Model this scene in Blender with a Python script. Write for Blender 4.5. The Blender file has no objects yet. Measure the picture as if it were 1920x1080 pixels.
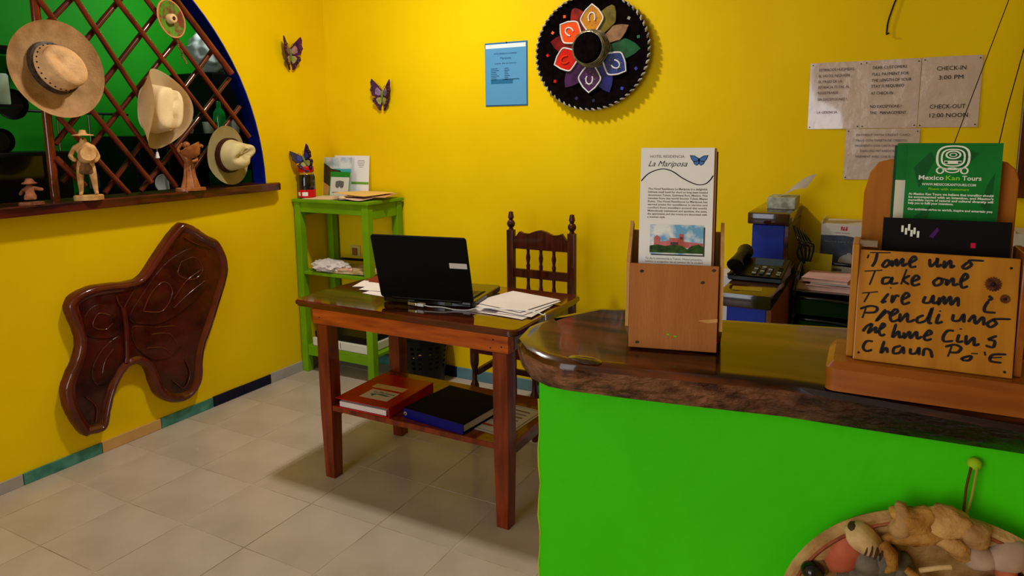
import bpy, bmesh, math, random
from mathutils import Vector, Matrix
from mathutils.geometry import tessellate_polygon
random.seed(7)
PI = math.pi
SC = bpy.context.scene
COL = SC.collection

# ---------------------------------------------------------------- camera
cam_d = bpy.data.cameras.new('camera'); cam = bpy.data.objects.new('camera', cam_d); COL.objects.link(cam)
cam_d.sensor_width = 36.0; cam_d.lens = 1308.27/1920*36.0
cam_d.shift_y = -(540-440)/1920.0
cam_d.clip_start = 0.05
yw, pt, rl = math.radians(-28.37), math.radians(8.479), math.radians(.56)
fwd = Vector((math.sin(yw)*math.cos(pt), math.cos(yw)*math.cos(pt), -math.sin(pt)))
rgt = Vector((math.cos(yw), -math.sin(yw), 0)); dwn = fwd.cross(rgt)
r2 = rgt*math.cos(rl)+dwn*math.sin(rl); d2 = -rgt*math.sin(rl)+dwn*math.cos(rl)
M = Matrix((r2, -d2, -fwd)).transposed().to_4x4(); M.translation = Vector((0, 0, 1.45))
cam.matrix_world = M
SC.camera = cam

# ---------------------------------------------------------------- world, lights, exposure
SC.view_settings.view_transform = 'Standard'; SC.view_settings.look = 'None'
SC.view_settings.gamma = 1.0; SC.view_settings.use_curve_mapping = False
SC.view_settings.exposure = 0.0
w = bpy.data.worlds.new('world'); SC.world = w; w.use_nodes = True
w.node_tree.nodes['Background'].inputs[0].default_value = (.75, .85, 1, 1)
w.node_tree.nodes['Background'].inputs[1].default_value = 0.6
def area(name, loc, target, sx, sy, power, col):
    d = bpy.data.lights.new(name, 'AREA'); d.shape = 'RECTANGLE'; d.size = sx; d.size_y = sy
    d.energy = power; d.color = col
    o = bpy.data.objects.new(name, d); COL.objects.link(o); o.location = loc
    o.rotation_euler = (Vector(target)-Vector(loc)).to_track_quat('-Z', 'Y').to_euler(); return o
area('entrance_daylight', (-1.75, -2.9, 1.5), (-.9, 2, 1.0), 1.9, 2.1, 64, (.93, .96, 1))
area('ceiling_lamp_light', (-1.9, 2.35, 2.74), (-1.9, 2.35, 0), .15, .15, 31, (1, .94, .84))
area('kitchen_light', (-3.65, 3.3, 2.45), (-4.7, 2.8, 2.0), .3, .3, 7.5, (.95, 1, .92))

# ---------------------------------------------------------------- materials
def S(r, g, b):
    f = lambda c: (c/255/12.92) if c/255 <= .04045 else ((c/255+.055)/1.055)**2.4
    return (f(r), f(g), f(b), 1)
MC = {}
def mat(name, c1, rough=.5, c2=None, scale=8, stretch=(1, 1, 1), bump=0, bscale=60, coat=0, metal=0, kind='noise', spec=.14, detail=4, lo=.35, hi=.65, trans=0, bdist=.004):
    if name in MC: return MC[name]
    m = bpy.data.materials.new(name); m.use_nodes = True; nt = m.node_tree; N = nt.nodes; L = nt.links
    p = N['Principled BSDF']; p.inputs['Base Color'].default_value = c1; p.inputs['Roughness'].default_value = rough
    p.inputs['Metallic'].default_value = metal; p.inputs['Coat Weight'].default_value = coat
    p.inputs['Coat Roughness'].default_value = .06; p.inputs['Specular IOR Level'].default_value = spec
    p.inputs['Transmission Weight'].default_value = trans
    tc = N.new('ShaderNodeTexCoord'); mp = N.new('ShaderNodeMapping'); mp.inputs['Scale'].default_value = stretch
    L.new(tc.outputs['Object'], mp.inputs['Vector'])
    if c2 is not None:
        if kind == 'wave':
            t = N.new('ShaderNodeTexWave'); t.inputs['Scale'].default_value = scale; t.inputs['Distortion'].default_value = 6
            t.inputs['Detail'].default_value = 3; t.inputs['Detail Scale'].default_value = 1.5
        else:
            t = N.new('ShaderNodeTexNoise'); t.inputs['Scale'].default_value = scale; t.inputs['Detail'].default_value = detail
        L.new(mp.outputs[0], t.inputs['Vector'])
        r = N.new('ShaderNodeValToRGB'); r.color_ramp.elements[0].position = lo; r.color_ramp.elements[1].position = hi
        r.color_ramp.elements[0].color = c1; r.color_ramp.elements[1].color = c2
        L.new(t.outputs[1 if kind == 'wave' else 0], r.inputs[0]); L.new(r.outputs[0], p.inputs['Base Color'])
    if bump:
        b = N.new('ShaderNodeBump'); b.inputs['Strength'].default_value = bump; b.inputs['Distance'].default_value = bdist
        t2 = N.new('ShaderNodeTexNoise'); t2.inputs['Scale'].default_value = bscale; t2.inputs['Detail'].default_value = 5
        L.new(mp.outputs[0], t2.inputs['Vector']); L.new(t2.outputs[0], b.inputs['Height']); L.new(b.outputs[0], p.inputs['Normal'])
    MC[name] = m; return m

YEL = mat('yellow_wall_paint', (.86, .595, .0008, 1), .6, (.80, .54, .0005, 1), 1.7, bump=.25, bscale=9, bdist=.01, spec=.08)
GRNW = mat('green_kitchen_paint', (.02, .42, .015, 1), .6, (.015, .36, .01, 1), 2)
LIME = mat('lime_counter_paint', (.055, .62, .003, 1), .55, (.045, .55, .003, 1), 3, bump=.5, bscale=14, bdist=.008, spec=.06)
LIMED = mat('yellow_green_edge_paint', (.35, .52, .01, 1), .6, (.2, .5, .01, 1), 20)
BLUEP = mat('cobalt_blue_paint', (.004, .012, .36, 1), .45, (.004, .012, .30, 1), 4)
BLUES = mat('blue_step_paint', (.012, .03, .36, 1), .5, (.01, .025, .3, 1), 8, bump=.3, bscale=20)
CEIL = mat('ceiling_paint', (.78, .75, .68, 1), .7, (.74, .71, .64, 1), 2)
TILE = mat('beige_floor_tile', (.50, .42, .345, 1), .26, (.42, .345, .275, 1), 3.2, bump=.1, bscale=5, bdist=.004, coat=.25)
GROUT = mat('floor_grout', (.60, .50, .36, 1), .8, (.30, .22, .12, 1), 5)
TEAL = mat('teal_marbled_tile', (.035, .16, .12, 1), .3, (.10, .30, .24, 1), 14)
NAVY = mat('navy_glazed_tile', (.004, .005, .02, 1), .2, (.008, .008, .03, 1), 5)
BTIL = mat('blue_grey_tile', (.09, .20, .26, 1), .3, (.13, .26, .30, 1), 10)
PEACH = mat('peach_tile', (.62, .36, .13, 1), .4, (.55, .32, .11, 1), 10)
GREYT = mat('pale_grey_tile', (.42, .38, .36, 1), .4, (.36, .33, .32, 1), 8)
DWOOD = mat('dark_red_varnished_wood', (.075, .012, .004, 1), .28, (.02, .004, .002, 1), 5, (1, 9, 9), coat=.7)
DWOODY = mat('dark_varnished_sill_wood', (.10, .014, .005, 1), .3, (.02, .004, .002, 1), 5, (9, 1, 9), coat=.5)
ROD = mat('mahogany_varnished_rod', (.19, .026, .008, 1), .25, (.10, .012, .004, 1), 9, coat=.7)
RODB = mat('dark_mahogany_rod', (.12, .016, .007, 1), .25, (.06, .008, .004, 1), 9, coat=.7)
ORW = mat('orange_varnished_pine', (.52, .105, .010, 1), .3, (.28, .042, .005, 1), 4, (1.2, 8, 10), coat=.4)
REDW = mat('red_brown_desk_wood', (.24, .035, .006, 1), .3, (.11, .014, .003, 1), 4, (9, 9, 1.2), coat=.4)
TOPW = mat('glossy_desk_top_wood', (.11, .018, .004, 1), .10, (.05, .008, .002, 1), 4, (1, 8, 8), coat=.8)
CHW = mat('dark_chair_wood', (.085, .014, .006, 1), .35, (.035, .006, .003, 1), 6, (8, 8, 1), coat=.3)
CARV = mat('carved_mahogany', (.085, .008, .004, 1), .26, (.022, .0028, .002, 1), 7, bump=.9, bscale=16, bdist=.014, coat=.5)
CARVR = mat('carved_mahogany_rim', (.12, .015, .006, 1), .25, (.07, .009, .004, 1), 9, bump=.4, bscale=26, coat=.6)
BARK = mat('brown_live_edge_bark', (.10, .028, .010, 1), .5, (.035, .010, .005, 1), 12, bump=1, bscale=25, bdist=.012)
GSTD = mat('green_stand_paint', (.17, .37, .004, 1), .45, (.13, .30, .004, 1), 5, bump=.2, bscale=30)
BLACK = mat('black_plastic', (.0035, .0035, .0035, 1), .35, spec=.15)
BLACKG = mat('glossy_black_plastic', (.004, .004, .005, 1), .12, coat=.5)
BLACKM = mat('matt_black_lid', (.0035, .0035, .0035, 1), .55, spec=.08)
WHITE = mat('white_paper', (.72, .66, .66, 1), .6, (.66, .60, .60, 1), 6, bump=.15, bscale=10)
WHITE2 = mat('bright_white_paper', (.80, .80, .82, 1), .45)
PK = mat('pink_white_paper', S(216, 176, 172), .6, S(196, 150, 150), 10)
LAMI = mat('laminated_paper', (.60, .47, .43, 1), .16, (.56, .43, .40, 1), 3, bump=.7, bscale=11, coat=1, bdist=.015)
INK = mat('black_ink', (.01, .008, .01, 1), .6)
INKG = mat('faded_grey_ink', (.16, .12, .12, 1), .5)
MANI = mat('manila_paper', (.70, .46, .20, 1), .6, (.62, .38, .16, 1), 4)
STRAW = mat('tan_straw_weave', (.92, .56, .28, 1), .75, (.66, .37, .17, 1), 16, bump=.7, bscale=120)
FELT = mat('cream_felt', (.86, .66, .40, 1), .8, (.80, .60, .34, 1), 12, bump=.3, bscale=160)
FELT2 = mat('pale_green_beige_felt', (.62, .51, .26, 1), .8, (.55, .44, .20, 1), 14, bump=.3, bscale=160)
HBAND = mat('dark_hat_band', (.03, .018, .015, 1), .4, (.09, .06, .045, 1), 60)
CARVL = mat('light_carved_wood', (.78, .46, .18, 1), .6, (.46, .22, .07, 1), 30, bump=.6, bscale=60)
CARVO = mat('polished_copper_brown_wood', (.48, .17, .05, 1), .32, (.28, .08, .02, 1), 25, bump=.6, bscale=50, coat=.3)
CARVD = mat('dark_brown_carving', (.07, .035, .02, 1), .6, (.04, .02, .012, 1), 30)
PINE = mat('pale_brown_plywood', (.42, .155, .040, 1), .5, (.36, .125, .03, 1), 4, (9, 9, 1.2), bump=.15, bscale=40)
PINEL = mat('light_pine_edge', (.62, .34, .11, 1), .5, (.52, .26, .08, 1), 8, (9, 9, 1))
OAK = mat('golden_oak_board', (.46, .19, .012, 1), .45, (.36, .135, .008, 1), 5, (10, 10, 1), coat=.2)
OAKD = mat('amber_oak_base', (.33, .095, .010, 1), .35, (.21, .055, .006, 1), 5, (1.2, 10, 10), coat=.3)
SILV = mat('silver_metal', (.70, .68, .62, 1), .25, metal=1)
STEEL = mat('brushed_steel', (.5, .5, .5, 1), .35, metal=1)
GLASS = mat('clear_glass', (.9, .95, .93, 1), .05, trans=1)
REDP = mat('red_plastic', (.55, .008, .008, 1), .3)
def flat(name, c, rough=.5, **k): return mat(name, c, rough, **k)

# ---------------------------------------------------------------- object helpers
def link(name, me, m, parent=None):
    o = bpy.data.objects.new(name, me); COL.objects.link(o)
    if m is not None and not me.materials: me.materials.append(m)
    if parent is not None: o.parent = parent
    return o
def wm(o):
    M = Matrix.Translation(o.location) @ o.rotation_euler.to_matrix().to_4x4() @ Matrix.Diagonal((*o.scale, 1))
    return wm(o.parent) @ M if o.parent else M
def smooth(me, ang=40):
    for p in me.polygons: p.use_smooth = True
    try: me.set_sharp_from_angle(angle=math.radians(ang))
    except Exception: pass
def obj(name, bm, m, parent=None, world=False, sm=None):
    """link a bmesh as one object; world=True: vertices are world coordinates"""
    if world and parent is not None: bm.transform(wm(parent).inverted())
    me = bpy.data.meshes.new(name); bmesh.ops.recalc_face_normals(bm, faces=bm.faces); bm.to_mesh(me); bm.free()
    if sm: smooth(me, sm)
    if parent is None:
        xs = [v.co for v in me.vertices]
        c = Vector(((min(v.x for v in xs)+max(v.x for v in xs))/2, (min(v.y for v in xs)+max(v.y for v in xs))/2, min(v.z for v in xs)))
        me.transform(Matrix.Translation(-c)); o = link(name, me, m); o.location = c; return o
    return link(name, me, m, parent)
def tag(o, label, cat, group=None):
    o['label'] = label; o['category'] = cat
    if group: o['group'] = group
    return o
def thing(name, label, cat, loc=(0, 0, 0), rz=0, group=None, rot=None):
    o = bpy.data.objects.new(name, None); COL.objects.link(o); o.empty_display_size = .05
    o.location = loc; o.rotation_euler = rot if rot is not None else (0, 0, rz)
    return tag(o, label, cat, group)
def struct(o, label=None):
    o['kind'] = 'structure'
    if label: o['label'] = label
    return o
def copy_tree(o, parent=None):
    c = o.copy(); COL.objects.link(c)
    if parent is not None: c.parent = parent
    for ch in [x for x in bpy.data.objects if x.parent == o]: copy_tree(ch, c)
    return c
def B(): return bmesh.new()
def box(bm, lo, hi, bev=0, M=None):
    lo = Vector(lo); hi = Vector(hi); c = (lo+hi)/2; d = hi-lo
    r = bmesh.ops.create_cube(bm, size=1, matrix=Matrix.Translation(c) @ Matrix.Diagonal((d.x, d.y, d.z, 1)))
    vs = r['verts']
    if bev:
        es = list({e for v in vs for e in v.link_edges})
        rb = bmesh.ops.bevel(bm, geom=es, offset=bev, segments=2, affect='EDGES', profile=.6)
        vs = list({v for f in rb['faces'] for v in f.verts} | {v for v in vs if v.is_valid})
    if M is not None: bmesh.ops.transform(bm, matrix=M, verts=[v for v in vs if v.is_valid])
    return bm
def bx(lo, hi, bev=0, M=None): return box(B(), lo, hi, bev, M)
def prism(bm, pts, t, M=Matrix(), bev=0, z0=0):
    """closed 2D outline pts extruded z0..z0+t along local z, placed by M"""
    vb = [bm.verts.new(M @ Vector((x, y, z0))) for x, y in pts]
    if t == 0:
        caps(bm, pts, vb); return bm
    n = len(pts); cx = sum(p[0] for p in pts)/n; cy = sum(p[1] for p in pts)/n
    if bev:
        vm = [bm.verts.new(M @ Vector((x, y, z0+t-bev))) for x, y in pts]
        q = inset(pts, bev); vt = [bm.verts.new(M @ Vector((x, y, z0+t))) for x, y in q]; rings = [vb, vm, vt]
    else:
        vt = [bm.verts.new(M @ Vector((x, y, z0+t))) for x, y in pts]; rings = [vb, vt]
    for a, b in zip(rings, rings[1:]):
        for i in range(n): bm.faces.new((a[i], a[(i+1) % n], b[(i+1) % n], b[i]))
    caps(bm, pts, vb); caps(bm, pts, rings[-1]); return bm
def caps(bm, pts, vs):
    if len(vs) <= 4: bm.faces.new(vs); return
    for q in tessellate_polygon([[Vector((x, y, 0)) for x, y in pts]]):
        try: bm.faces.new([vs[i] for i in q])
        except ValueError: pass
def inset(pts, d):
    n = len(pts); A = sum(pts[i][0]*pts[(i+1) % n][1]-pts[(i+1) % n][0]*pts[i][1] for i in range(n)); s = 1 if A > 0 else -1
    out = []
    for i in range(n):
        p, a, b = Vector(pts[i]), Vector(pts[i-1]), Vector(pts[(i+1) % n])
        e1 = (p-a); e2 = (b-p)
        e1 = e1.normalized() if e1.length > 1e-9 else e2.normalized(); e2 = e2.normalized() if e2.length > 1e-9 else e1
        nn = Vector((-(e1.y+e2.y), e1.x+e2.x))
        nn = nn.normalized()*s if nn.length > 1e-6 else Vector((0, 0))
        k = max(.45, abs(nn.dot(Vector((-e1.y, e1.x)))))
        out.append(tuple(p+nn*d/k))
    return out
def catmull(P, k=6, closed=True):
    P = [Vector(p) for p in P]; n = len(P); out = []
    for i in range(n if closed else n-1):
        g = (lambda j: P[j % n]) if closed else (lambda j: P[min(max(j, 0), n-1)])
        a, b, c, d = g(i-1), g(i), g(i+1), g(i+2)
        for j in range(k):
            t = j/k
            out.append(.5*((2*b)+(c-a)*t+(2*a-5*b+4*c-d)*t*t+(3*b-a-3*c+d)*t**3))
    if not closed: out.append(P[-1])
    return out
def tube(bm, pts, r, seg=8, caps=True):
    """tube along 3D points; r a number or a list"""
    P = [Vector(p) for p in pts]; n = len(P); R = r if isinstance(r, (list, tuple)) else [r]*n
    rings = []; up = None
    for i in range(n):
        t = (P[min(i+1, n-1)]-P[max(i-1, 0)])
        t = t.normalized() if t.length > 1e-9 else Vector((0, 0, 1))
        if up is None: up = Vector((0, 0, 1)) if abs(t.z) < .9 else Vector((1, 0, 0))
        a = t.cross(up); a = a.normalized() if a.length > 1e-6 else t.orthogonal().normalized(); b = a.cross(t).normalized(); up = b
        rings.append([bm.verts.new(P[i]+(a*math.cos(2*PI*k/seg)+b*math.sin(2*PI*k/seg))*R[i]) for k in range(seg)])
    for p, q in zip(rings, rings[1:]):
        for k in range(seg): bm.faces.new((p[k], p[(k+1) % seg], q[(k+1) % seg], q[k]))
    if caps: bm.faces.new(rings[0]); bm.faces.new(list(reversed(rings[-1])))
    return bm
def lathe(bm, prof, seg=24, M=Matrix(), sx=1, sy=1):
    """prof: list of (r, z)"""
    rings = []
    for r, z in prof:
        if r < 1e-6: rings.append([bm.verts.new(M @ Vector((0, 0, z)))])
        else: rings.append([bm.verts.new(M @ Vector((sx*r*math.cos(2*PI*k/seg), sy*r*math.sin(2*PI*k/seg), z))) for k in range(seg)])
    for p, q in zip(rings, rings[1:]):
        for k in range(seg):
            a, b = p[k % len(p)], p[(k+1) % len(p)]; c, d = q[(k+1) % len(q)], q[k % len(q)]
            vs = []
            for v in (a, b, c, d):
                if v not in vs: vs.append(v)
            if len(vs) > 2: bm.faces.new(vs)
    return bm
def ball(bm, c, r, sc=(1, 1, 1), rot=None, sub=2):
    M = Matrix.Translation(Vector(c)) @ (rot.to_4x4() if rot else Matrix()) @ Matrix.Diagonal((sc[0]*r, sc[1]*r, sc[2]*r, 1))
    bmesh.ops.create_icosphere(bm, subdivisions=sub, radius=1, matrix=M); return bm
def frame(o, u, v):
    """matrix with local x=u, y=v, z=u x v at origin o"""
    u = Vector(u).normalized(); v = Vector(v); v = (v-u*v.dot(u)).normalized(); n = u.cross(v)
    M = Matrix((u, v, n)).transposed().to_4x4(); M.translation = Vector(o); return M
def backwall(x, z, y=3.357): return frame((x, y, z), (1, 0, 0), (0, 0, 1))        # local z points into the room (-y)
def leftwall(y, z, x=-3.116): return frame((x, y, z), (0, 1, 0), (0, 0, 1))      # local z points into the room (+x)
def text(body, size, M, m, parent, name='lettering', width=None, shear=0, bold=0, align='LEFT', spacing=1, z=.0006, res=2, line=1.0, ext=.0002):
    c = bpy.data.curves.new(name, 'FONT'); c.body = body; c.size = size; c.shear = shear; c.align_x = align
    c.offset = bold; c.space_word = spacing; c.resolution_u = res; c.extrude = ext; c.space_line = line
    t = bpy.data.objects.new(name, c); COL.objects.link(t)
    dg = bpy.context.evaluated_depsgraph_get(); me = bpy.data.meshes.new_from_object(t.evaluated_get(dg))
    bpy.data.objects.remove(t); bpy.data.curves.remove(c)
    if width:
        xs = [v.co.x for v in me.vertices]; k = width/max(1e-6, (max(xs)-min(xs)))
        me.transform(Matrix.Diagonal((k, 1, 1, 1)))
    me.transform(M @ Matrix.Translation((0, 0, z)))
    if parent is not None: me.transform(wm(parent).inverted())
    me.materials.clear()
    return link(name, me, m, parent)
def joinme(name, objs, m, parent):
    bm = B()
    for o in objs: bm.from_mesh(o.data)
    for o in objs: bpy.data.objects.remove(o)
    me = bpy.data.meshes.new(name); bm.to_mesh(me); bm.free(); return link(name, me, m, parent)
def skin(name, V, E, R, m, parent, sub=1, sm=60, sy=1.0):
    me = bpy.data.meshes.new('t'); me.from_pydata([tuple(v) for v in V], E, []); o = bpy.data.objects.new('t', me); COL.objects.link(o)
    md = o.modifiers.new('s', 'SKIN'); md.use_smooth_shade = True
    if not me.skin_vertices: me.skin_vertices.new()
    for i, r in enumerate(R):
        me.skin_vertices[0].data[i].radius = (r, r) if not isinstance(r, tuple) else r
    me.skin_vertices[0].data[0].use_root = True
    ss = o.modifiers.new('b', 'SUBSURF'); ss.levels = sub; ss.render_levels = sub
    dg = bpy.context.evaluated_depsgraph_get(); me2 = bpy.data.meshes.new_from_object(o.evaluated_get(dg))
    bpy.data.objects.remove(o); me2.materials.clear()
    for p in me2.polygons: p.use_smooth = True
    me2.name = name; return link(name, me2, m, parent)
def ribbon(bm, pts, wd, M, z=.0008, t=.0004):
    """flat brush stroke along 2D points"""
    P = [Vector(p).to_2d() for p in pts]
    L = []; R = []
    for i, p in enumerate(P):
        d = P[min(i+1, len(P)-1)]-P[max(i-1, 0)]
        d = d.normalized() if d.length > 1e-9 else Vector((1, 0)); n = Vector((-d.y, d.x))
        k = wd*(.75+.35*abs(d.y))/2
        if i in (0, len(P)-1): k *= .55
        L.append(p+n*k); R.append(p-n*k)
    for i in range(len(P)-1):
        for zz in (z,):
            vs = [bm.verts.new(M @ Vector((q.x, q.y, zz))) for q in (L[i], R[i], R[i+1], L[i+1])]
            bm.faces.new(vs)
    return bm
def sheet(bm, w, h, M, wave=.002, nx=8, ny=8, t=.0004, seed=0, curl=0):
    """paper with slight waves; local x,y from the lower-left corner, z up"""
    rnd = random.Random(seed); a, b, c = rnd.uniform(2, 5), rnd.uniform(2, 5), rnd.uniform(0, 6)
    f = lambda x, y: wave*(1+math.sin(a*x/w+c)*math.cos(b*y/h)) + curl*((x/w)**3)
    top = [[bm.verts.new(M @ Vector((x*w/nx, y*h/ny, f(x*w/nx, y*h/ny)+t))) for x in range(nx+1)] for y in range(ny+1)]
    bot = [[bm.verts.new(M @ Vector((x*w/nx, y*h/ny, f(x*w/nx, y*h/ny)))) for x in range(nx+1)] for y in range(ny+1)]
    for g, rv in ((top, 0), (bot, 1)):
        for j in range(ny):
            for i in range(nx):
                q = (g[j][i], g[j][i+1], g[j+1][i+1], g[j+1][i]); bm.faces.new(q if not rv else q[::-1])
    for j in range(ny):
        bm.faces.new((top[j][0], top[j+1][0], bot[j+1][0], bot[j][0])); bm.faces.new((top[j][nx], bot[j][nx], bot[j+1][nx], top[j+1][nx]))
    for i in range(nx):
        bm.faces.new((top[0][i], bot[0][i], bot[0][i+1], top[0][i+1])); bm.faces.new((top[ny][i], top[ny][i+1], bot[ny][i+1], bot[ny][i]))
    return bm
def flatpt(z, x, y, a=0): return Matrix.Translation((x, y, z)) @ Matrix.Rotation(a, 4, 'Z')
SLAB=[[2.2604, 1.0113], [2.3212, 0.98], [2.3826, 0.9321], [2.4472, 0.894], [2.4893, 0.8137], [2.4971, 0.7377], [2.4704, 0.6528], [2.4174, 0.5444], [2.3652, 0.4377], [2.3259, 0.3739], [2.302, 0.2917], [2.2899, 0.1912], [2.2465, 0.1312], [2.1801, 0.1104], [2.1039, 0.1305], [2.0481, 0.179], [2.0182, 0.2525], [2.0034, 0.3267], [1.9675, 0.3681], [1.9172, 0.377], [1.8732, 0.3413], [1.8311, 0.2755], [1.8022, 0.1929], [1.7879, 0.1385], [1.7597, 0.1139], [1.7102, 0.1233], [1.6796, 0.1253], [1.6495, 0.1864], [1.6214, 0.2606], [1.6131, 0.3512], [1.6372, 0.4179], [1.6823, 0.4913], [1.6965, 0.5747], [1.675, 0.6546], [1.6651, 0.7182], [1.6927, 0.7609], [1.7692, 0.7843], [1.8568, 0.783], [1.9547, 0.7726], [2.0211, 0.7901], [2.0977, 0.8771], [2.166, 0.9481], [2.2285, 1.0014]]
DRF=[[[2.0282, 2.048], [2.5109, 1.4758]], [[1.851, 2.021], [2.1353, 1.7071]], [[2.1353, 1.7071], [2.3244, 1.2667]], [[1.6984, 1.9977], [1.9353, 1.6954]], [[1.9353, 1.6954], [2.095, 1.5063]], [[1.8586, 1.5673], [2.1227, 1.2216]], [[1.7242, 1.5286], [2.0035, 1.1803]], [[1.6979, 1.3548], [1.8088, 1.2293]], [[2.3243, 2.0931], [2.6261, 1.7635]], [[2.1801, 2.0711], [2.4208, 1.8]], [[2.4208, 1.8], [2.7223, 1.4291]], [[2.095, 1.5063], [2.2515, 1.1916]]]
DRB=[[[1.8383, 2.0227], [1.6984, 1.8736]], [[2.0534, 2.0462], [1.9138, 1.8847]], [[2.2534, 2.0317], [1.9719, 1.7181]], [[2.3361, 1.9009], [1.7267, 1.248]], [[2.5482, 1.8797], [1.9103, 1.1867]], [[2.6439, 1.7414], [2.0833, 1.1826]], [[2.6983, 1.5938], [2.3458, 1.2377]], [[1.9719, 1.7181], [1.7149, 1.4126]]]
POST=[[1.6905, 1.9984], [1.6892, 1.1828]]
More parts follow.
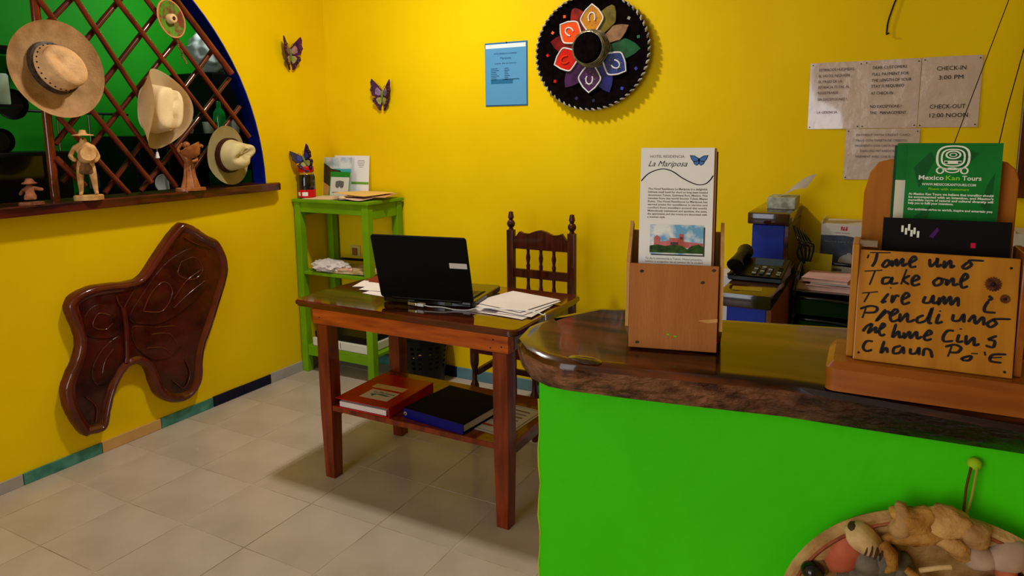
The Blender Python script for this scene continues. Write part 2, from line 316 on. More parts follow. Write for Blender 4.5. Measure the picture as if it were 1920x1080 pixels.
HAND=[[[0.0629, 0.957], [0.0554, 0.9223]], [[0.071, 0.9753], [0.2067, 0.9856]], [[0.1193, 0.9749], [0.1088, 0.8994], [0.0886, 0.8501]], [[0.1744, 0.9047], [0.1581, 0.8695], [0.1762, 0.8548], [0.2014, 0.8866], [0.1915, 0.9196], [0.1659, 0.8972]], [[0.2177, 0.9217], [0.2196, 0.8679], [0.2481, 0.9308], [0.2528, 0.8733], [0.2872, 0.9406], [0.2895, 0.8763], [0.3193, 0.9029]], [[0.3324, 0.9039], [0.3706, 0.9404], [0.3565, 0.966], [0.3319, 0.9173], [0.3424, 0.8713], [0.3771, 0.8808]], [[0.4578, 0.9538], [0.4646, 0.8879], [0.4982, 0.9303], [0.5057, 0.964], [0.5066, 0.8913], [0.5339, 0.9133]], [[0.5502, 0.9475], [0.5481, 0.884], [0.5852, 0.9502], [0.5917, 0.8914], [0.6128, 0.9128]], [[0.6906, 0.945], [0.6614, 0.9035], [0.6839, 0.8896], [0.7132, 0.9272], [0.6988, 0.9613], [0.7864, 0.9652]], [[0.0419, 0.8051], [0.1597, 0.8249]], [[0.1118, 0.8153], [0.0813, 0.686]], [[0.2145, 0.7662], [0.171, 0.7555], [0.1683, 0.7078], [0.2074, 0.7183], [0.2276, 0.7674], [0.2251, 0.7132], [0.2687, 0.724]], [[0.3168, 0.8491], [0.2866, 0.7122]], [[0.3406, 0.7975], [0.2983, 0.7535], [0.3391, 0.7171]], [[0.3557, 0.7453], [0.3985, 0.7759], [0.38, 0.8009], [0.3552, 0.7587], [0.3656, 0.7128], [0.4089, 0.7301]], [[0.5207, 0.7932], [0.4913, 0.7575], [0.5056, 0.7257], [0.5399, 0.7486], [0.5384, 0.7881], [0.5119, 0.7924], [0.5693, 0.7842]], [[0.5734, 0.7911], [0.571, 0.7382], [0.6082, 0.8007], [0.6147, 0.7421], [0.6449, 0.7579]], [[0.6531, 0.7717], [0.6954, 0.8146], [0.6811, 0.8462], [0.657, 0.7852], [0.6679, 0.7272], [0.7025, 0.7434]], [[0.0358, 0.6064], [0.1403, 0.6306]], [[0.0838, 0.614], [0.0518, 0.5261]], [[0.2108, 0.624], [0.1699, 0.5387], [0.2, 0.5554]], [[0.2159, 0.6759], [0.2283, 0.673]], [[0.2375, 0.6132], [0.2355, 0.5456], [0.2596, 0.6087], [0.2817, 0.6042]], [[0.3002, 0.5792], [0.3427, 0.617], [0.3243, 0.642], [0.2997, 0.5926], [0.3104, 0.54], [0.3534, 0.5646]], [[0.4477, 0.6274], [0.4365, 0.5731], [0.4759, 0.577], [0.4956, 0.6386], [0.498, 0.5726], [0.5282, 0.5889]], [[0.5355, 0.6293], [0.5291, 0.5626], [0.5615, 0.6384], [0.5682, 0.5731], [0.6008, 0.6422], [0.6079, 0.5705], [0.6448, 0.6398], [0.6521, 0.5619]], [[0.0668, 0.4732], [0.0481, 0.3824]], [[0.0277, 0.462], [0.0924, 0.4964], [0.141, 0.4882], [0.1293, 0.4462], [0.0595, 0.4315]], [[0.1983, 0.4809], [0.1409, 0.366], [0.2078, 0.4617], [0.2262, 0.4367]], [[0.2355, 0.4243], [0.2778, 0.4694], [0.2596, 0.4876], [0.2309, 0.4305], [0.2459, 0.3783], [0.2933, 0.4039]], [[0.2958, 0.4579], [0.294, 0.3839], [0.3395, 0.4627], [0.3465, 0.3899], [0.3939, 0.4153]], [[0.445, 0.4609], [0.4066, 0.4301], [0.4124, 0.3907], [0.4639, 0.4231], [0.4951, 0.5326], [0.4778, 0.4048], [0.4999, 0.4006]], [[0.5408, 0.4845], [0.5261, 0.4036], [0.565, 0.4211]], [[0.538, 0.5106], [0.5504, 0.5093]], [[0.6282, 0.4938], [0.6258, 0.441], [0.6652, 0.4453], [0.6895, 0.5002], [0.6921, 0.4286]], [[0.7182, 0.4379], [0.751, 0.5001], [0.7624, 0.4297], [0.804, 0.4926], [0.811, 0.422]], [[0.8744, 0.487], [0.8321, 0.4437], [0.8508, 0.4134], [0.8846, 0.4493], [0.8702, 0.4827], [0.9663, 0.4965]], [[0.0568, 0.2606], [0.0813, 0.3113], [0.1156, 0.3359], [0.0922, 0.2514], [0.1428, 0.312], [0.1401, 0.2642], [0.1615, 0.2804]], [[0.1698, 0.295], [0.1992, 0.3323], [0.1854, 0.351], [0.1659, 0.2809], [0.1805, 0.2421], [0.2062, 0.2589]], [[0.2729, 0.3613], [0.2553, 0.238], [0.2928, 0.2964], [0.2991, 0.2435], [0.3205, 0.2596]], [[0.328, 0.294], [0.3299, 0.2406], [0.3628, 0.3049], [0.3693, 0.2455], [0.4065, 0.3101], [0.4131, 0.2509], [0.443, 0.2746]], [[0.4561, 0.2762], [0.4989, 0.3078], [0.4848, 0.3327], [0.4561, 0.2762], [0.4704, 0.2447], [0.5049, 0.2622]], [[0.6379, 0.3504], [0.5985, 0.3459], [0.5742, 0.2904], [0.5844, 0.2521], [0.6367, 0.265]], [[0.6695, 0.3278], [0.6632, 0.2616], [0.6979, 0.2723]], [[0.6705, 0.3712], [0.6827, 0.3752]], [[0.7135, 0.3264], [0.7164, 0.2484], [0.758, 0.312], [0.7648, 0.2477], [0.7949, 0.2643]], [[0.8929, 0.3469], [0.846, 0.3092], [0.8814, 0.3004], [0.8746, 0.2479], [0.8304, 0.2556]], [[0.1299, 0.1815], [0.0861, 0.1757], [0.0662, 0.1186], [0.0892, 0.0876], [0.1281, 0.1065]], [[0.204, 0.1978], [0.186, 0.0873], [0.2193, 0.139], [0.2297, 0.0932]], [[0.3148, 0.1717], [0.2718, 0.146], [0.2691, 0.0985], [0.3082, 0.1105], [0.3284, 0.1601], [0.335, 0.1007]], [[0.3768, 0.1597], [0.3785, 0.1132], [0.4133, 0.1244], [0.4291, 0.1731], [0.4315, 0.1068]], [[0.458, 0.1037], [0.4646, 0.1643], [0.4998, 0.1622], [0.5153, 0.0981]], [[0.6296, 0.2181], [0.6111, 0.1238]], [[0.5905, 0.2067], [0.6466, 0.2334], [0.687, 0.2121], [0.6665, 0.1703], [0.6184, 0.1642]], [[0.6952, 0.1085], [0.7032, 0.1292], [0.7507, 0.1522], [0.7389, 0.1142], [0.6952, 0.1085]], [[0.7499, 0.1743], [0.7893, 0.1792]], [[0.8279, 0.2034], [0.8335, 0.1717]], [[0.9555, 0.1997], [0.877, 0.1836], [0.8658, 0.1305], [0.9319, 0.126]], [[0.8605, 0.1557], [0.9302, 0.1709]], [[0.8278, 0.6766], [0.8463, 0.6524], [0.8249, 0.6374]], [[0.8295, 0.6314], [0.8096, 0.5776], [0.8154, 0.5392], [0.8769, 0.539]]]
# ================================================================ SETTING
LW, BW, CE = -3.116, 3.357, 2.85
FX0, FX1, FY0 = LW, 1.6, -3.0
f = struct(obj('floor', bx((FX0-.1, FY0-.1, -.12), (FX1+.1, BW+.1, -.0015)), GROUT))
tmesh = {}
x0, y0, ts, g = -1.598, 1.881, .33, .0035
kx0 = math.floor((FX0-x0)/ts); kx1 = math.ceil((FX1-x0)/ts); ky0 = math.floor((FY0-y0)/ts); ky1 = math.ceil((BW-y0)/ts)
for i in range(kx0, kx1):
    for j in range(ky0, ky1):
        ax, bx_ = max(x0+i*ts+g/2, FX0+.001), min(x0+(i+1)*ts-g/2, FX1-.001)
        ay, by = max(y0+j*ts+g/2, FY0+.001), min(y0+(j+1)*ts-g/2, BW-.001)
        if bx_-ax < .01 or by-ay < .01: continue
        key = (round(bx_-ax, 4), round(by-ay, 4))
        if key not in tmesh:
            b = bx((-key[0]/2, -key[1]/2, -.006), (key[0]/2, key[1]/2, 0), .0012)
            me = bpy.data.meshes.new('floor_tile'); b.to_mesh(me); b.free(); me.materials.append(TILE); tmesh[key] = me
        o = link('floor_tile', tmesh[key], None, f); o.location = Vector(((ax+bx_)/2, (ay+by)/2, random.uniform(-.0004, .0003)))-f.location
# ceiling and walls
struct(obj('ceiling', bx((FX0-.1, FY0-.1, CE), (FX1+.1, BW+.1, CE+.1)), CEIL))
struct(obj('wall_back', bx((LW-.09, BW, 0), (FX1+.1, BW+.12, CE)), YEL))
struct(obj('wall_right', bx((FX1, FY0, 0), (FX1+.1, BW, CE)), YEL))
b = B()   # front wall with the open entrance that lets the daylight in
box(b, (FX0, FY0-.1, 0), (-2.8, FY0, CE)); box(b, (-.7, FY0-.1, 0), (FX1, FY0, CE)); box(b, (-2.8, FY0-.1, 2.6), (-.7, FY0, CE))
struct(obj('wall_front', b, YEL))
AC, AZ, AR = 1.499, 1.165, 1.331
arch = [(AC+AR*math.cos(PI*k/48), AZ+AR*math.sin(PI*k/48)) for k in range(49)]
ML = leftwall(0, 0, LW-.09)
b = B()
prism(b, [(FY0, 0), (BW, 0), (BW, AZ), (FY0, AZ)], .09, ML)
prism(b, [(BW, AZ), (BW, CE), (FY0, CE), (FY0, AZ), (AC-AR, AZ)]+list(reversed(arch))[1:-1]+[(AC+AR, AZ)], .09, ML)
struct(obj('wall_left', b, YEL))
b = B()   # cobalt painted reveal of the arch
rg = [[b.verts.new((x, AC+(AR-d)*math.cos(PI*k/48), AZ+.001+(AR-d)*math.sin(PI*k/48))) for k in range(49)] for x, d in ((LW+.002, 0), (LW+.002, .006), (LW-.088, .006), (LW-.088, 0))]
for p, q in zip(rg, rg[1:]+rg[:1]):
    for k in range(48): b.faces.new((p[k], p[k+1], q[k+1], q[k]))
struct(obj('trim_1', b, BLUEP))
# wood ledge: two boards
b = B()
pts = [(.1, -3.25), (.1, -3.035), (.9, -3.045), (1.5, -3.040), (2.2, -3.036), (2.86, -3.052), (2.895, -3.07), (2.90, -3.114), (2.82, -3.118), (2.82, -3.25)]
prism(b, [(q[1], q[0]) for q in pts], .042, Matrix.Translation((0, 0, 1.128)), bev=.006)
ledge = tag(obj('window_ledge', b, DWOODY, sm=35), 'dark varnished wooden ledge along the foot of the arched opening', 'ledge')
# baseboards
lb = obj('baseboard_left', bx((LW, FY0, 0), (LW+.004, BW, .046)), GREYT); struct(lb)
for ya, yb, m, h in ((1.02, 1.432, GREYT, .05), (1.436, 1.766, TEAL, .05), (1.770, 2.064, PEACH, .052), (2.068, 2.371, TEAL, .053), (2.375, 2.572, NAVY, .056), (2.577, 2.768, NAVY, .055), (2.772, 3.06, GREYT, .06), (3.064, 3.345, GREYT, .06)):
    obj('baseboard_tile', bx((LW+.0005, ya, .0005), (LW+.011, yb, h), .0015), m, lb, world=True)
bb = obj('baseboard_back', bx((LW, BW-.004, 0), (FX1, BW, .05)), GREYT); struct(bb)
for xa, xb, m in ((-3.09, -2.93, TEAL), (-2.926, -2.62, TEAL), (-2.616, -2.42, BTIL), (-2.416, -2.192, NAVY), (-2.188, -1.86, BTIL), (-1.856, -1.53, BTIL), (-1.526, -1.2, BTIL), (-1.196, -.87, TEAL)):
    obj('baseboard_tile', bx((xa, BW-.012, .0005), (xb, BW-.0005, .064), .0015), m, bb, world=True)

# ---- kitchen beyond the arch
KX, KY = -4.75, 3.95
struct(obj('wall_kitchen_far', bx((KX-.1, 0, 0), (KX, KY, CE)), GRNW))
struct(obj('wall_kitchen_back', bx((KX, KY, 0), (LW-.09, KY+.1, CE)), GRNW))
struct(obj('wall_kitchen_front', bx((KX, -.1, 0), (LW-.09, 0, CE)), GRNW))
struct(obj('wall_kitchen_side', bx((LW-.19, BW+.001, 0), (LW-.09, KY, CE)), GRNW))
struct(obj('ceiling_kitchen', bx((KX-.1, -.1, CE), (LW-.102, KY+.1, CE+.1)), CEIL))
struct(obj('floor_kitchen', bx((KX-.1, -.1, -.12), (LW-.102, KY+.1, 0)), GREYT))

# ================================================================ LATTICE
lat = thing('lattice_screen', 'red-brown wooden lattice screen of crossed rods filling the blue arch', 'lattice', (LW, 1.69, 1.17))
b = B(); tube(b, [(-3.125, 1.690, 1.170), (-3.125, 1.690, AZ+math.sqrt(AR**2-.191**2)-.007)], .018, 14)
obj('post', b, ROD, lat, world=True, sm=40)
def archcut(p, q):
    """extend the line q->p (upwards) until it meets the arch"""
    p, q = Vector(p), Vector(q); d = (p-q).normalized()
    for k in range(200):
        n = p+d*.01
        if (n.x-AC)**2+(n.y-AZ)**2 > (AR-.012)**2: break
        p = n
    return p
def rod(seg, x, r, m, ext, down=0):
    (a, bb_) = seg
    if down: dv = (Vector(bb_)-Vector(a)).normalized(); bb_ = tuple(Vector(bb_)+dv*down)
    a2 = archcut(a, bb_) if ext else Vector(a); c = Vector(bb_)
    c.y = max(c.y, 1.1745)
    P = [Vector((x, *(a2.lerp(c, t)))) for t in (0, .25, .5, .75, 1)]
    for k in (1, 2, 3): P[k] += Vector((random.uniform(-.001, .001), random.uniform(-.002, .002), random.uniform(-.002, .002)))
    b = B(); tube(b, P, [r*random.uniform(.92, 1.05) for _ in P], 10)
    obj('rod', b, m, lat, world=True, sm=40)
for i, s in enumerate([(DRF[0][0], DRF[0][1]), (DRF[1][0], DRF[2][1]), (DRF[3][0], DRF[11][1]), (DRF[5][0], DRF[5][1]), (DRF[6][0], DRF[6][1]), (DRF[7][0], DRF[7][1]), (DRF[8][0], DRF[8][1]), (DRF[9][0], DRF[10][1])]):
    rod(s, -3.105 if i != 6 else -3.098, .0125 if i < 6 else (.017 if i == 6 else .0135), ROD, i in (0, 1, 2, 6, 7))
for i, s in enumerate([(DRB[0][0], DRB[0][1]), (DRB[1][0], DRB[1][1]), (DRB[2][0], DRB[7][1]), (DRB[3][0], DRB[3][1]), (DRB[4][0], DRB[4][1]), (DRB[5][0], DRB[5][1]), (DRB[6][0], DRB[6][1])]):
    rod(s, -3.135, .0125, RODB, i < 3, (.10, .36)[i] if i < 2 else 0)

# ================================================================ HATS
def hat(name, label, y, z, roll, crown, brim, curl, depth, m, bandm, x=-3.088, tilt=(0, 0), dents=None, holes=False, centre=(0, 0), top=.8, sq=1.0):
    """crown=(rx,ry,h), brim=(rx,ry); local z points out of the wall"""
    cx, cy = crown[:2]; h = crown[2]
    t = thing(name, label, 'hat', (x, y, z))
    base = frame((0, 0, 0), (0, 1, 0), (0, 0, 1)) @ Matrix.Rotation(tilt[0], 4, 'X') @ Matrix.Rotation(tilt[1], 4, 'Y') @ Matrix.Rotation(roll, 4, 'Z')
    t.rotation_euler = base.to_euler()
    seg = 64; b = B(); rings = []
    for k in range(11):
        s = k/10; ring = []
        for i in range(seg):
            a = 2*PI*i/seg; c, sn = math.cos(a), math.sin(a)
            px = centre[0]+cx*c; py = centre[1]+cy*sn
            qx = brim[0]*c; qy = brim[1]*sn
            X = px+(qx-px)*s; Y = py+(qy-py)*s
            Z = curl(s, a)
            fold = depth*abs(c)**3*s*s
            ring.append(b.verts.new((X*(1-fold*.9), Y, Z+.008)))
        rings.append(ring)
    for p, q in zip(rings, rings[1:]):
        for i in range(seg): b.faces.new((p[i], p[(i+1) % seg], q[(i+1) % seg], q[i]))
    bmesh.ops.solidify(b, geom=b.faces[:], thickness=.003)
    br = obj('brim', b, m, t, sm=60)
    b = B(); rings = []
    for k in range(15):
        s = k/14; ring = []
        if s < .62: rad = 1-.16*(s/.62); zz = h*top*(s/.62)
        else:
            u = (s-.62)/.38; rad = .84*math.cos(u*PI/2)**.6 if u < 1 else 0; zz = h*(top+(1-top)*math.sin(u*PI/2))
        rad = max(rad, .001)
        for i in range(seg):
            a = 2*PI*i/seg; c, sn = math.cos(a), math.sin(a)
            c, sn = math.copysign(abs(c)**sq, c), math.copysign(abs(sn)**sq, sn)
            X = centre[0]+cx*c*rad; Y = centre[1]+cy*sn*rad; Z = zz+.008
            if dents: X, Y, Z = dents(X-centre[0], Y-centre[1], Z, s); X += centre[0]; Y += centre[1]
            ring.append(b.verts.new((X, Y, Z)))
        rings.append(ring)
    for p, q in zip(rings, rings[1:]):
        for i in range(seg): b.faces.new((p[i], p[(i+1) % seg], q[(i+1) % seg], q[i]))
    bmesh.ops.remove_doubles(b, verts=b.verts[:], dist=.0005)
    obj('crown', b, m, t, sm=70)
    if bandm:
        b = B()
        lathe(b, [(1.0, .008), (1.07, .010), (1.05, .034), (.97, .036)], 48, Matrix.Translation((centre[0], centre[1], 0)), cx, cy)
        obj('hat_band', b, bandm, t, sm=40)
    if holes:
        b = B()
        for i in range(26):
            a = 2*PI*i/26; r = .925
            P = Vector((centre[0]+cx*r*math.cos(a), centre[1]+cy*r*math.sin(a), .055))
            ball(b, P, .0042, (1, 1, .8), sub=1)
        obj('vent_holes', b, INK, t)
    return t
def d_big(x, y, z, s):
    z -= .030*math.exp(-((x+.01)/.022)**2)*(math.exp(-((y-.02)/.06)**2)) if s > .55 else 0
    z += .012*(-y)/.1 if s > .5 else 0
    return x, y, z
hat('straw_hat', 'wide tan straw hat with dark band hanging on the lattice post, largest hat', 1.716, 1.717, math.radians(38), (.084, .106, .125), (.195, .20), lambda s, a: .022*s**3+.006*s*math.sin(2*a), .02, STRAW, HBAND, dents=d_big, holes=True, x=-3.078, tilt=(-.05, .03), centre=(-.008, .012), top=.72)
def d_cow(x, y, z, s):
    if s > .5:
        z -= .034*math.exp(-((x-.026)/.011)**2)
        z -= .014*math.exp(-((x+.025)/.020)**2)*math.exp(-(y/.05)**2)
    return x, y, z
hat('cowboy_hat', 'cream felt cowboy hat with side-rolled brim hanging between the straw hat and the fedora', 2.148, 1.568, math.radians(-7), (.090, .114, .118), (.112, .188), lambda s, a: .125*(abs(math.cos(a))**2.2)*s**1.6+.004*s, .0, FELT, None, dents=d_cow, x=-3.086, top=.86, sq=.72, tilt=(0, .12))
def d_fed(x, y, z, s):
    k = max(0, min(1, (z-.03)/.07))
    pinch = 1-.32*k*max(0, min(1, (-y+.02)/.07))
    x *= pinch
    if s > .5: z -= .040*math.exp(-(x/.014)**2)*math.exp(-((y-.01)/.045)**2)
    z -= .016*k*math.exp(-((abs(x)-.040)/.016)**2)*math.exp(-((y+.04)/.03)**2)
    z += .016*k*(-y/.08)
    return x, y, z
hat('fedora_hat', 'pale olive-beige fedora with maroon band, lowest hat beside the blue arch foot', 2.545, 1.335, math.radians(112), (.084, .094, .122), (.155, .150), lambda s, a: .018*s**2*abs(math.cos(a))-.006*s, .0, FELT2, flat('maroon_hat_band', S(58, 26, 22)), dents=d_fed, x=-3.080, tilt=(-.06, .18))
# little green sombrero ornament with a cord of beads
t = thing('sombrero_ornament', 'small oval green and tan sombrero ornament hung high on the lattice with beaded cord', 'ornament', (-3.083, 2.272, 1.995))
t.rotation_euler = (frame((0, 0, 0), (0, 1, 0), (0, 0, 1)) @ Matrix.Rotation(math.radians(22), 4, 'Z')).to_euler()
GO = mat('mottled_green_straw', S(90, 140, 40), .7, S(120, 60, 40), 30, lo=.45, hi=.62, bump=.5, bscale=90)
obj('brim', lathe(B(), [(.001, 0), (.5, 0), (.92, .006), (1, .014), (.97, .018), (.5, .006), (.001, .006)], 40, Matrix.Scale(1, 4), .068, .088), GO, t, sm=50)
obj('brim_edge', tube(B(), [(.068*math.cos(a), .088*math.sin(a), .015) for a in [2*PI*k/40 for k in range(41)]], .0042, 8, False), flat('orange_tan_rim', S(214, 140, 90), .6), t, sm=60)
obj('crown', lathe(B(), [(.024, .006), (.022, .03), (.016, .036), (.010, .036), (.009, .016), (.001, .014)], 28), flat('pale_tan_rim', S(224, 185, 135), .7), t, sm=50)
obj('crown_hollow', lathe(B(), [(.0095, .030), (.001, .031)], 20), CARVD, t)
b = B()
for k in range(15): ball(b, (-.012+.004*math.sin(k*1.1), -.088-.007-.0085*k, .006), .0052, (1, 1.1, 1), sub=1)
obj('bead_cord', b, mat('tan_beads', S(150, 110, 70), .5, S(70, 50, 35), 60), t, sm=60)
# white tassel under the cowboy hat
t = thing('tassel', 'tiny white tassel dangling below the cowboy hat', 'tassel', (-3.083, 2.150, 1.345))
obj('cord', tube(B(), [(0, 0, .055), (0, .001, .02)], .0012, 6), WHITE, t)
obj('skirt', lathe(B(), [(.001, .022), (.005, .020), (.006, .014), (.010, -.008), (.001, -.010)], 12), WHITE2, t, sm=60)

# ================================================================ FIGURINES on the ledge
ZL = 1.170
Rf = (0, 0, math.radians(55))     # faces the room
def figbase(t, w, d, m, h=.018):
    obj('base', prism(B(), [(w/2*math.cos(a)*(1+.06*math.sin(3*a)), d/2*math.sin(a)) for a in [2*PI*k/16 for k in range(16)]], h, Matrix(), bev=.004), m, t, sm=40)
t = thing('carved_drummer_figurine', 'pale carved wooden figurine of a drummer with a hat standing on the ledge', 'figurine', (-3.055, 1.790, ZL), rot=Rf)
figbase(t, .115, .075, CARVL, .022)
V = [(0, 0, .155), (0, 0, .185), (0, -.004, .225), (0, -.006, .250), (0, -.010, .272), (.022, 0, .145), (.026, -.004, .09), (.030, 0, .034), (.034, -.018, .026), (-.022, 0, .145), (-.024, -.006, .09), (-.026, 0, .034), (-.028, -.018, .026), (.034, -.002, .228), (.052, -.012, .185), (.036, -.050, .165), (-.034, -.002, .228), (-.054, -.010, .188), (-.030, -.052, .172)]
E_ = [(0, 1), (1, 2), (2, 3), (3, 4), (0, 5), (5, 6), (6, 7), (7, 8), (0, 9), (9, 10), (10, 11), (11, 12), (2, 13), (13, 14), (14, 15), (2, 16), (16, 17), (17, 18)]
R_ = [.024, .024, .024, .010, .017, .018, .014, .009, .008, .018, .014, .009, .008, .011, .010, .009, .011, .010, .009]
skin('body', V, E_, R_, CARVL, t)
obj('hat', lathe(B(), [(.001, .302), (.012, .300), (.016, .287), (.018, .284), (.040, .280), (.042, .277), (.016, .277), (.001, .277)], 20, Matrix.Translation((0, -.008, 0))), CARVL, t, sm=50)
b = B(); lathe(b, [(.001, -.026), (.030, -.026), (.034, 0), (.030, .026), (.001, .026)], 22, Matrix.Translation((.012, -.052, .195)) @ Matrix.Rotation(math.radians(75), 4, 'X') @ Matrix.Rotation(.3, 4, 'Y'))
obj('drum', b, CARVL, t, sm=40)
obj('tunic', lathe(B(), [(.001, .226), (.024, .222), (.028, .19), (.030, .15), (.034, .118), (.028, .112), (.001, .115)], 16, Matrix.Diagonal((1, .8, 1, 1))), mat('brown_carved_tunic', S(84, 60, 40), .6, S(150, 105, 60), 25, bump=.4), t, sm=60)
b = B(); ball(b, (0, -.022, .264), .004, (1, 1.4, 1.2), sub=1); ball(b, (.007, -.018, .268), .0022, sub=1); ball(b, (-.007, -.018, .268), .0022, sub=1)
obj('face', b, CARVD, t)

t = thing('carved_woman_figurine', 'polished copper-brown carved woman figurine with a basket on her shoulder on the ledge', 'figurine', (-3.060, 2.300, ZL), rot=(0, 0, math.radians(50)))
figbase(t, .14, .07, CARVO, .016)
V = [(0, 0, .11), (.0, 0, .145), (-.004, -.004, .175), (-.006, -.008, .195), (-.008, -.012, .215), (-.03, 0, .178), (-.046, -.004, .205), (-.020, -.010, .235), (.028, 0, .175), (.040, -.024, .150), (.016, -.040, .145)]
skin('body', V, [(0, 1), (1, 2), (2, 3), (3, 4), (2, 5), (5, 6), (6, 7), (2, 8), (8, 9), (9, 10)], [.022, .019, .021, .009, .017, .010, .009, .008, .010, .009, .009], CARVO, t)
b = B()   # folded skirt
n = 36; rings = []
for z, r in ((.014, .040), (.03, .036), (.07, .026), (.11, .021), (.14, .018)):
    rings.append([b.verts.new((r*(1+.16*math.sin(9*2*PI*k/n))*math.cos(2*PI*k/n), .7*r*(1+.16*math.sin(9*2*PI*k/n))*math.sin(2*PI*k/n), z)) for k in range(n)])
for p, q in zip(rings, rings[1:]):
    for k in range(n): b.faces.new((p[k], p[(k+1) % n], q[(k+1) % n], q[k]))
b.faces.new(rings[0]); b.faces.new(rings[-1]); obj('skirt', b, CARVO, t, sm=70)
b = B(); lathe(b, [(.001, 0), (.024, .002), (.046, .032), (.054, .058), (.048, .060), (.036, .034), (.001, .010)], 20, Matrix.Translation((.034, -.018, .165)) @ Matrix.Rotation(math.radians(-28), 4, 'Y'))
obj('basket', b, CARVO, t, sm=50)
b = B()
for k in range(7): ball(b, (.050+.014*math.cos(k*2.4), -.018+.014*math.sin(k*2.4), .218+.003*(k % 2)), .010, sub=1)
obj('basket_filling', b, CARVO, t, sm=60)
b = B(); ball(b, (-.006, -.004, .226), .019, (1, 1, .9)); ball(b, (-.008, -.026, .214), .0035, sub=1)
obj('headscarf', b, CARVO, t, sm=60)

t = thing('crouching_figurine', 'small reddish carved crouching figurine with wide hat at the left end of the ledge', 'figurine', (-3.070, 1.565, ZL), rot=(0, 0, math.radians(55)))
SMF = mat('pinkish_brown_carving', S(176, 108, 78), .6, S(110, 60, 42), 30, bump=.4)
figbase(t, .09, .05, SMF, .012)
skin('body', [(0, 0, .022), (0, 0, .045), (0, -.003, .068), (0, -.005, .085), (.022, -.002, .066), (.048, -.012, .060), (-.022, 0, .062), (-.036, -.012, .040), (.016, -.018, .030), (-.016, -.018, .030)], [(0, 1), (1, 2), (2, 3), (2, 4), (4, 5), (2, 6), (6, 7), (0, 8), (0, 9)], [.017, .018, .013, .009, .008, .007, .008, .007, .010, .010], SMF, t)
obj('hat', lathe(B(), [(.001, .108), (.012, .106), (.018, .094), (.028, .088), (.026, .085), (.001, .086)], 18), SMF, t, sm=50)

# ================================================================ KITCHEN THINGS seen through the lattice
KD = flat('dark_kitchen_enamel', (.006, .006, .006, 1), .3)
t = thing('kitchen_counter', 'black kitchen counter and stove block behind the lattice', 'counter', (-4.43, 2.6, 0))
obj('body', bx((-4.72, 1.2, 0), (-4.12, 3.85, 1.03)), KD, t, world=True)
obj('worktop', bx((-4.73, 1.18, 1.03), (-4.08, 3.87, 1.06), .006), flat('dark_green_worktop', (.01, .03, .012, 1), .3), t, world=True)
t = thing('microwave_oven', 'black microwave oven on the kitchen counter behind the lower lattice', 'oven', (-4.4, 2.97, 1.06))
obj('body', bx((-4.62, 2.76, 1.06), (-4.18, 3.30, 1.44), .01), KD, t, world=True)
obj('door', bx((-4.18, 2.78, 1.08), (-4.165, 3.16, 1.42), .004), BLACKG, t, world=True)
obj('handle', tube(B(), [(-4.165, 3.14, 1.11), (-4.145, 3.14, 1.12), (-4.145, 3.14, 1.34), (-4.165, 3.14, 1.35)], .006), STEEL, t, world=True)
t = thing('toaster_oven', 'black toaster oven on the kitchen counter behind the crouching figurine', 'oven', (-4.35, 2.12, 1.06))
obj('body', bx((-4.55, 1.72, 1.06), (-4.16, 2.36, 1.36), .01), KD, t, world=True)
obj('door', bx((-4.16, 1.75, 1.08), (-4.148, 2.20, 1.34), .004), BLACKG, t, world=True)
obj('knob', lathe(B(), [(.001, 0), (.018, 0), (.016, .02), (.001, .021)], 16, frame((-4.16, 2.28, 1.28), (0, 1, 0), (0, 0, 1))), KD, t, world=True)
t = thing('wall_cupboard', 'black wall cupboard behind the white bag in the green kitchen', 'cupboard', (-4.05, 3.5, 1.50))
obj('body', bx((-4.25, 3.10, 1.20), (-3.86, 3.94, 1.84), .004), KD, t, world=True)
obj('door', bx((-3.86, 3.11, 1.52), (-3.845, 3.50, 1.83), .003), BLACKM, t, world=True)
t = thing('plastic_bag', 'white plastic bag lying on the dark cupboard below the sombrero ornament', 'bag', (-3.95, 3.2, 1.84))
b = B(); bmesh.ops.create_icosphere(b, subdivisions=4, radius=1)
for v in b.verts:
    n = v.co.copy(); k = 1+.10*math.sin(9*n.x+3*n.z)*math.cos(8*n.y)+.05*math.sin(17*n.z+5*n.y)
    v.co = Vector((n.x*.09*k, n.y*.16*k*(1-.45*max(0, n.z)), n.z*.16*k+.158))
    v.co.z = max(0.0, v.co.z)
obj('sack', b, flat('white_plastic_film', S(190, 200, 200), .3), t, sm=80)
b = B(); lathe(b, [(.02, .30), (.012, .315), (.03, .355), (.026, .357), (.001, .32)], 14)
obj('knot', b, flat('white_plastic_film', S(190, 200, 200)), t, sm=60)
def plate(y, z, x, r, label, grp):
    t = obj('plate', lathe(B(), [(.001, .0), (r*.6, .0), (r, .012), (r*.98, .016), (r*.6, .005), (.001, .005)], 32, frame((x, y, z), (0, 1, 0), (0, .1, 1))), flat('white_ceramic', S(200, 205, 200), .25), sm=50)
    return tag(t, label, 'plate', grp)
plate(2.735, 1.155, -3.9, .055, 'round white plate upright on the counter between the tassel and the woman figurine', None)
shelf = tag(obj('kitchen_shelf', bx((-4.70, 1.7, 1.93), (-4.45, 2.62, 1.955)), KD), 'thin black shelf on the green kitchen wall left of the straw hat', 'shelf')
SHX = -3.75
t = thing('dish_rack', 'black metal dish rack on stand under the white crockery beside the fedora', 'rack', (-3.72, 3.05, 1.06))
b = B()
for yy in (2.75, 3.22):
    for xx in (-3.84, -3.66): tube(b, [(xx, yy, 0.0), (xx, yy, 1.50)], .008, 8)
obj('uprights', b, KD, t, world=True)
for zz in (1.06, 1.44): obj('rack_shelf', bx((-3.86, 2.73, zz), (-3.64, 3.24, zz+.012), .002), KD, t, world=True)
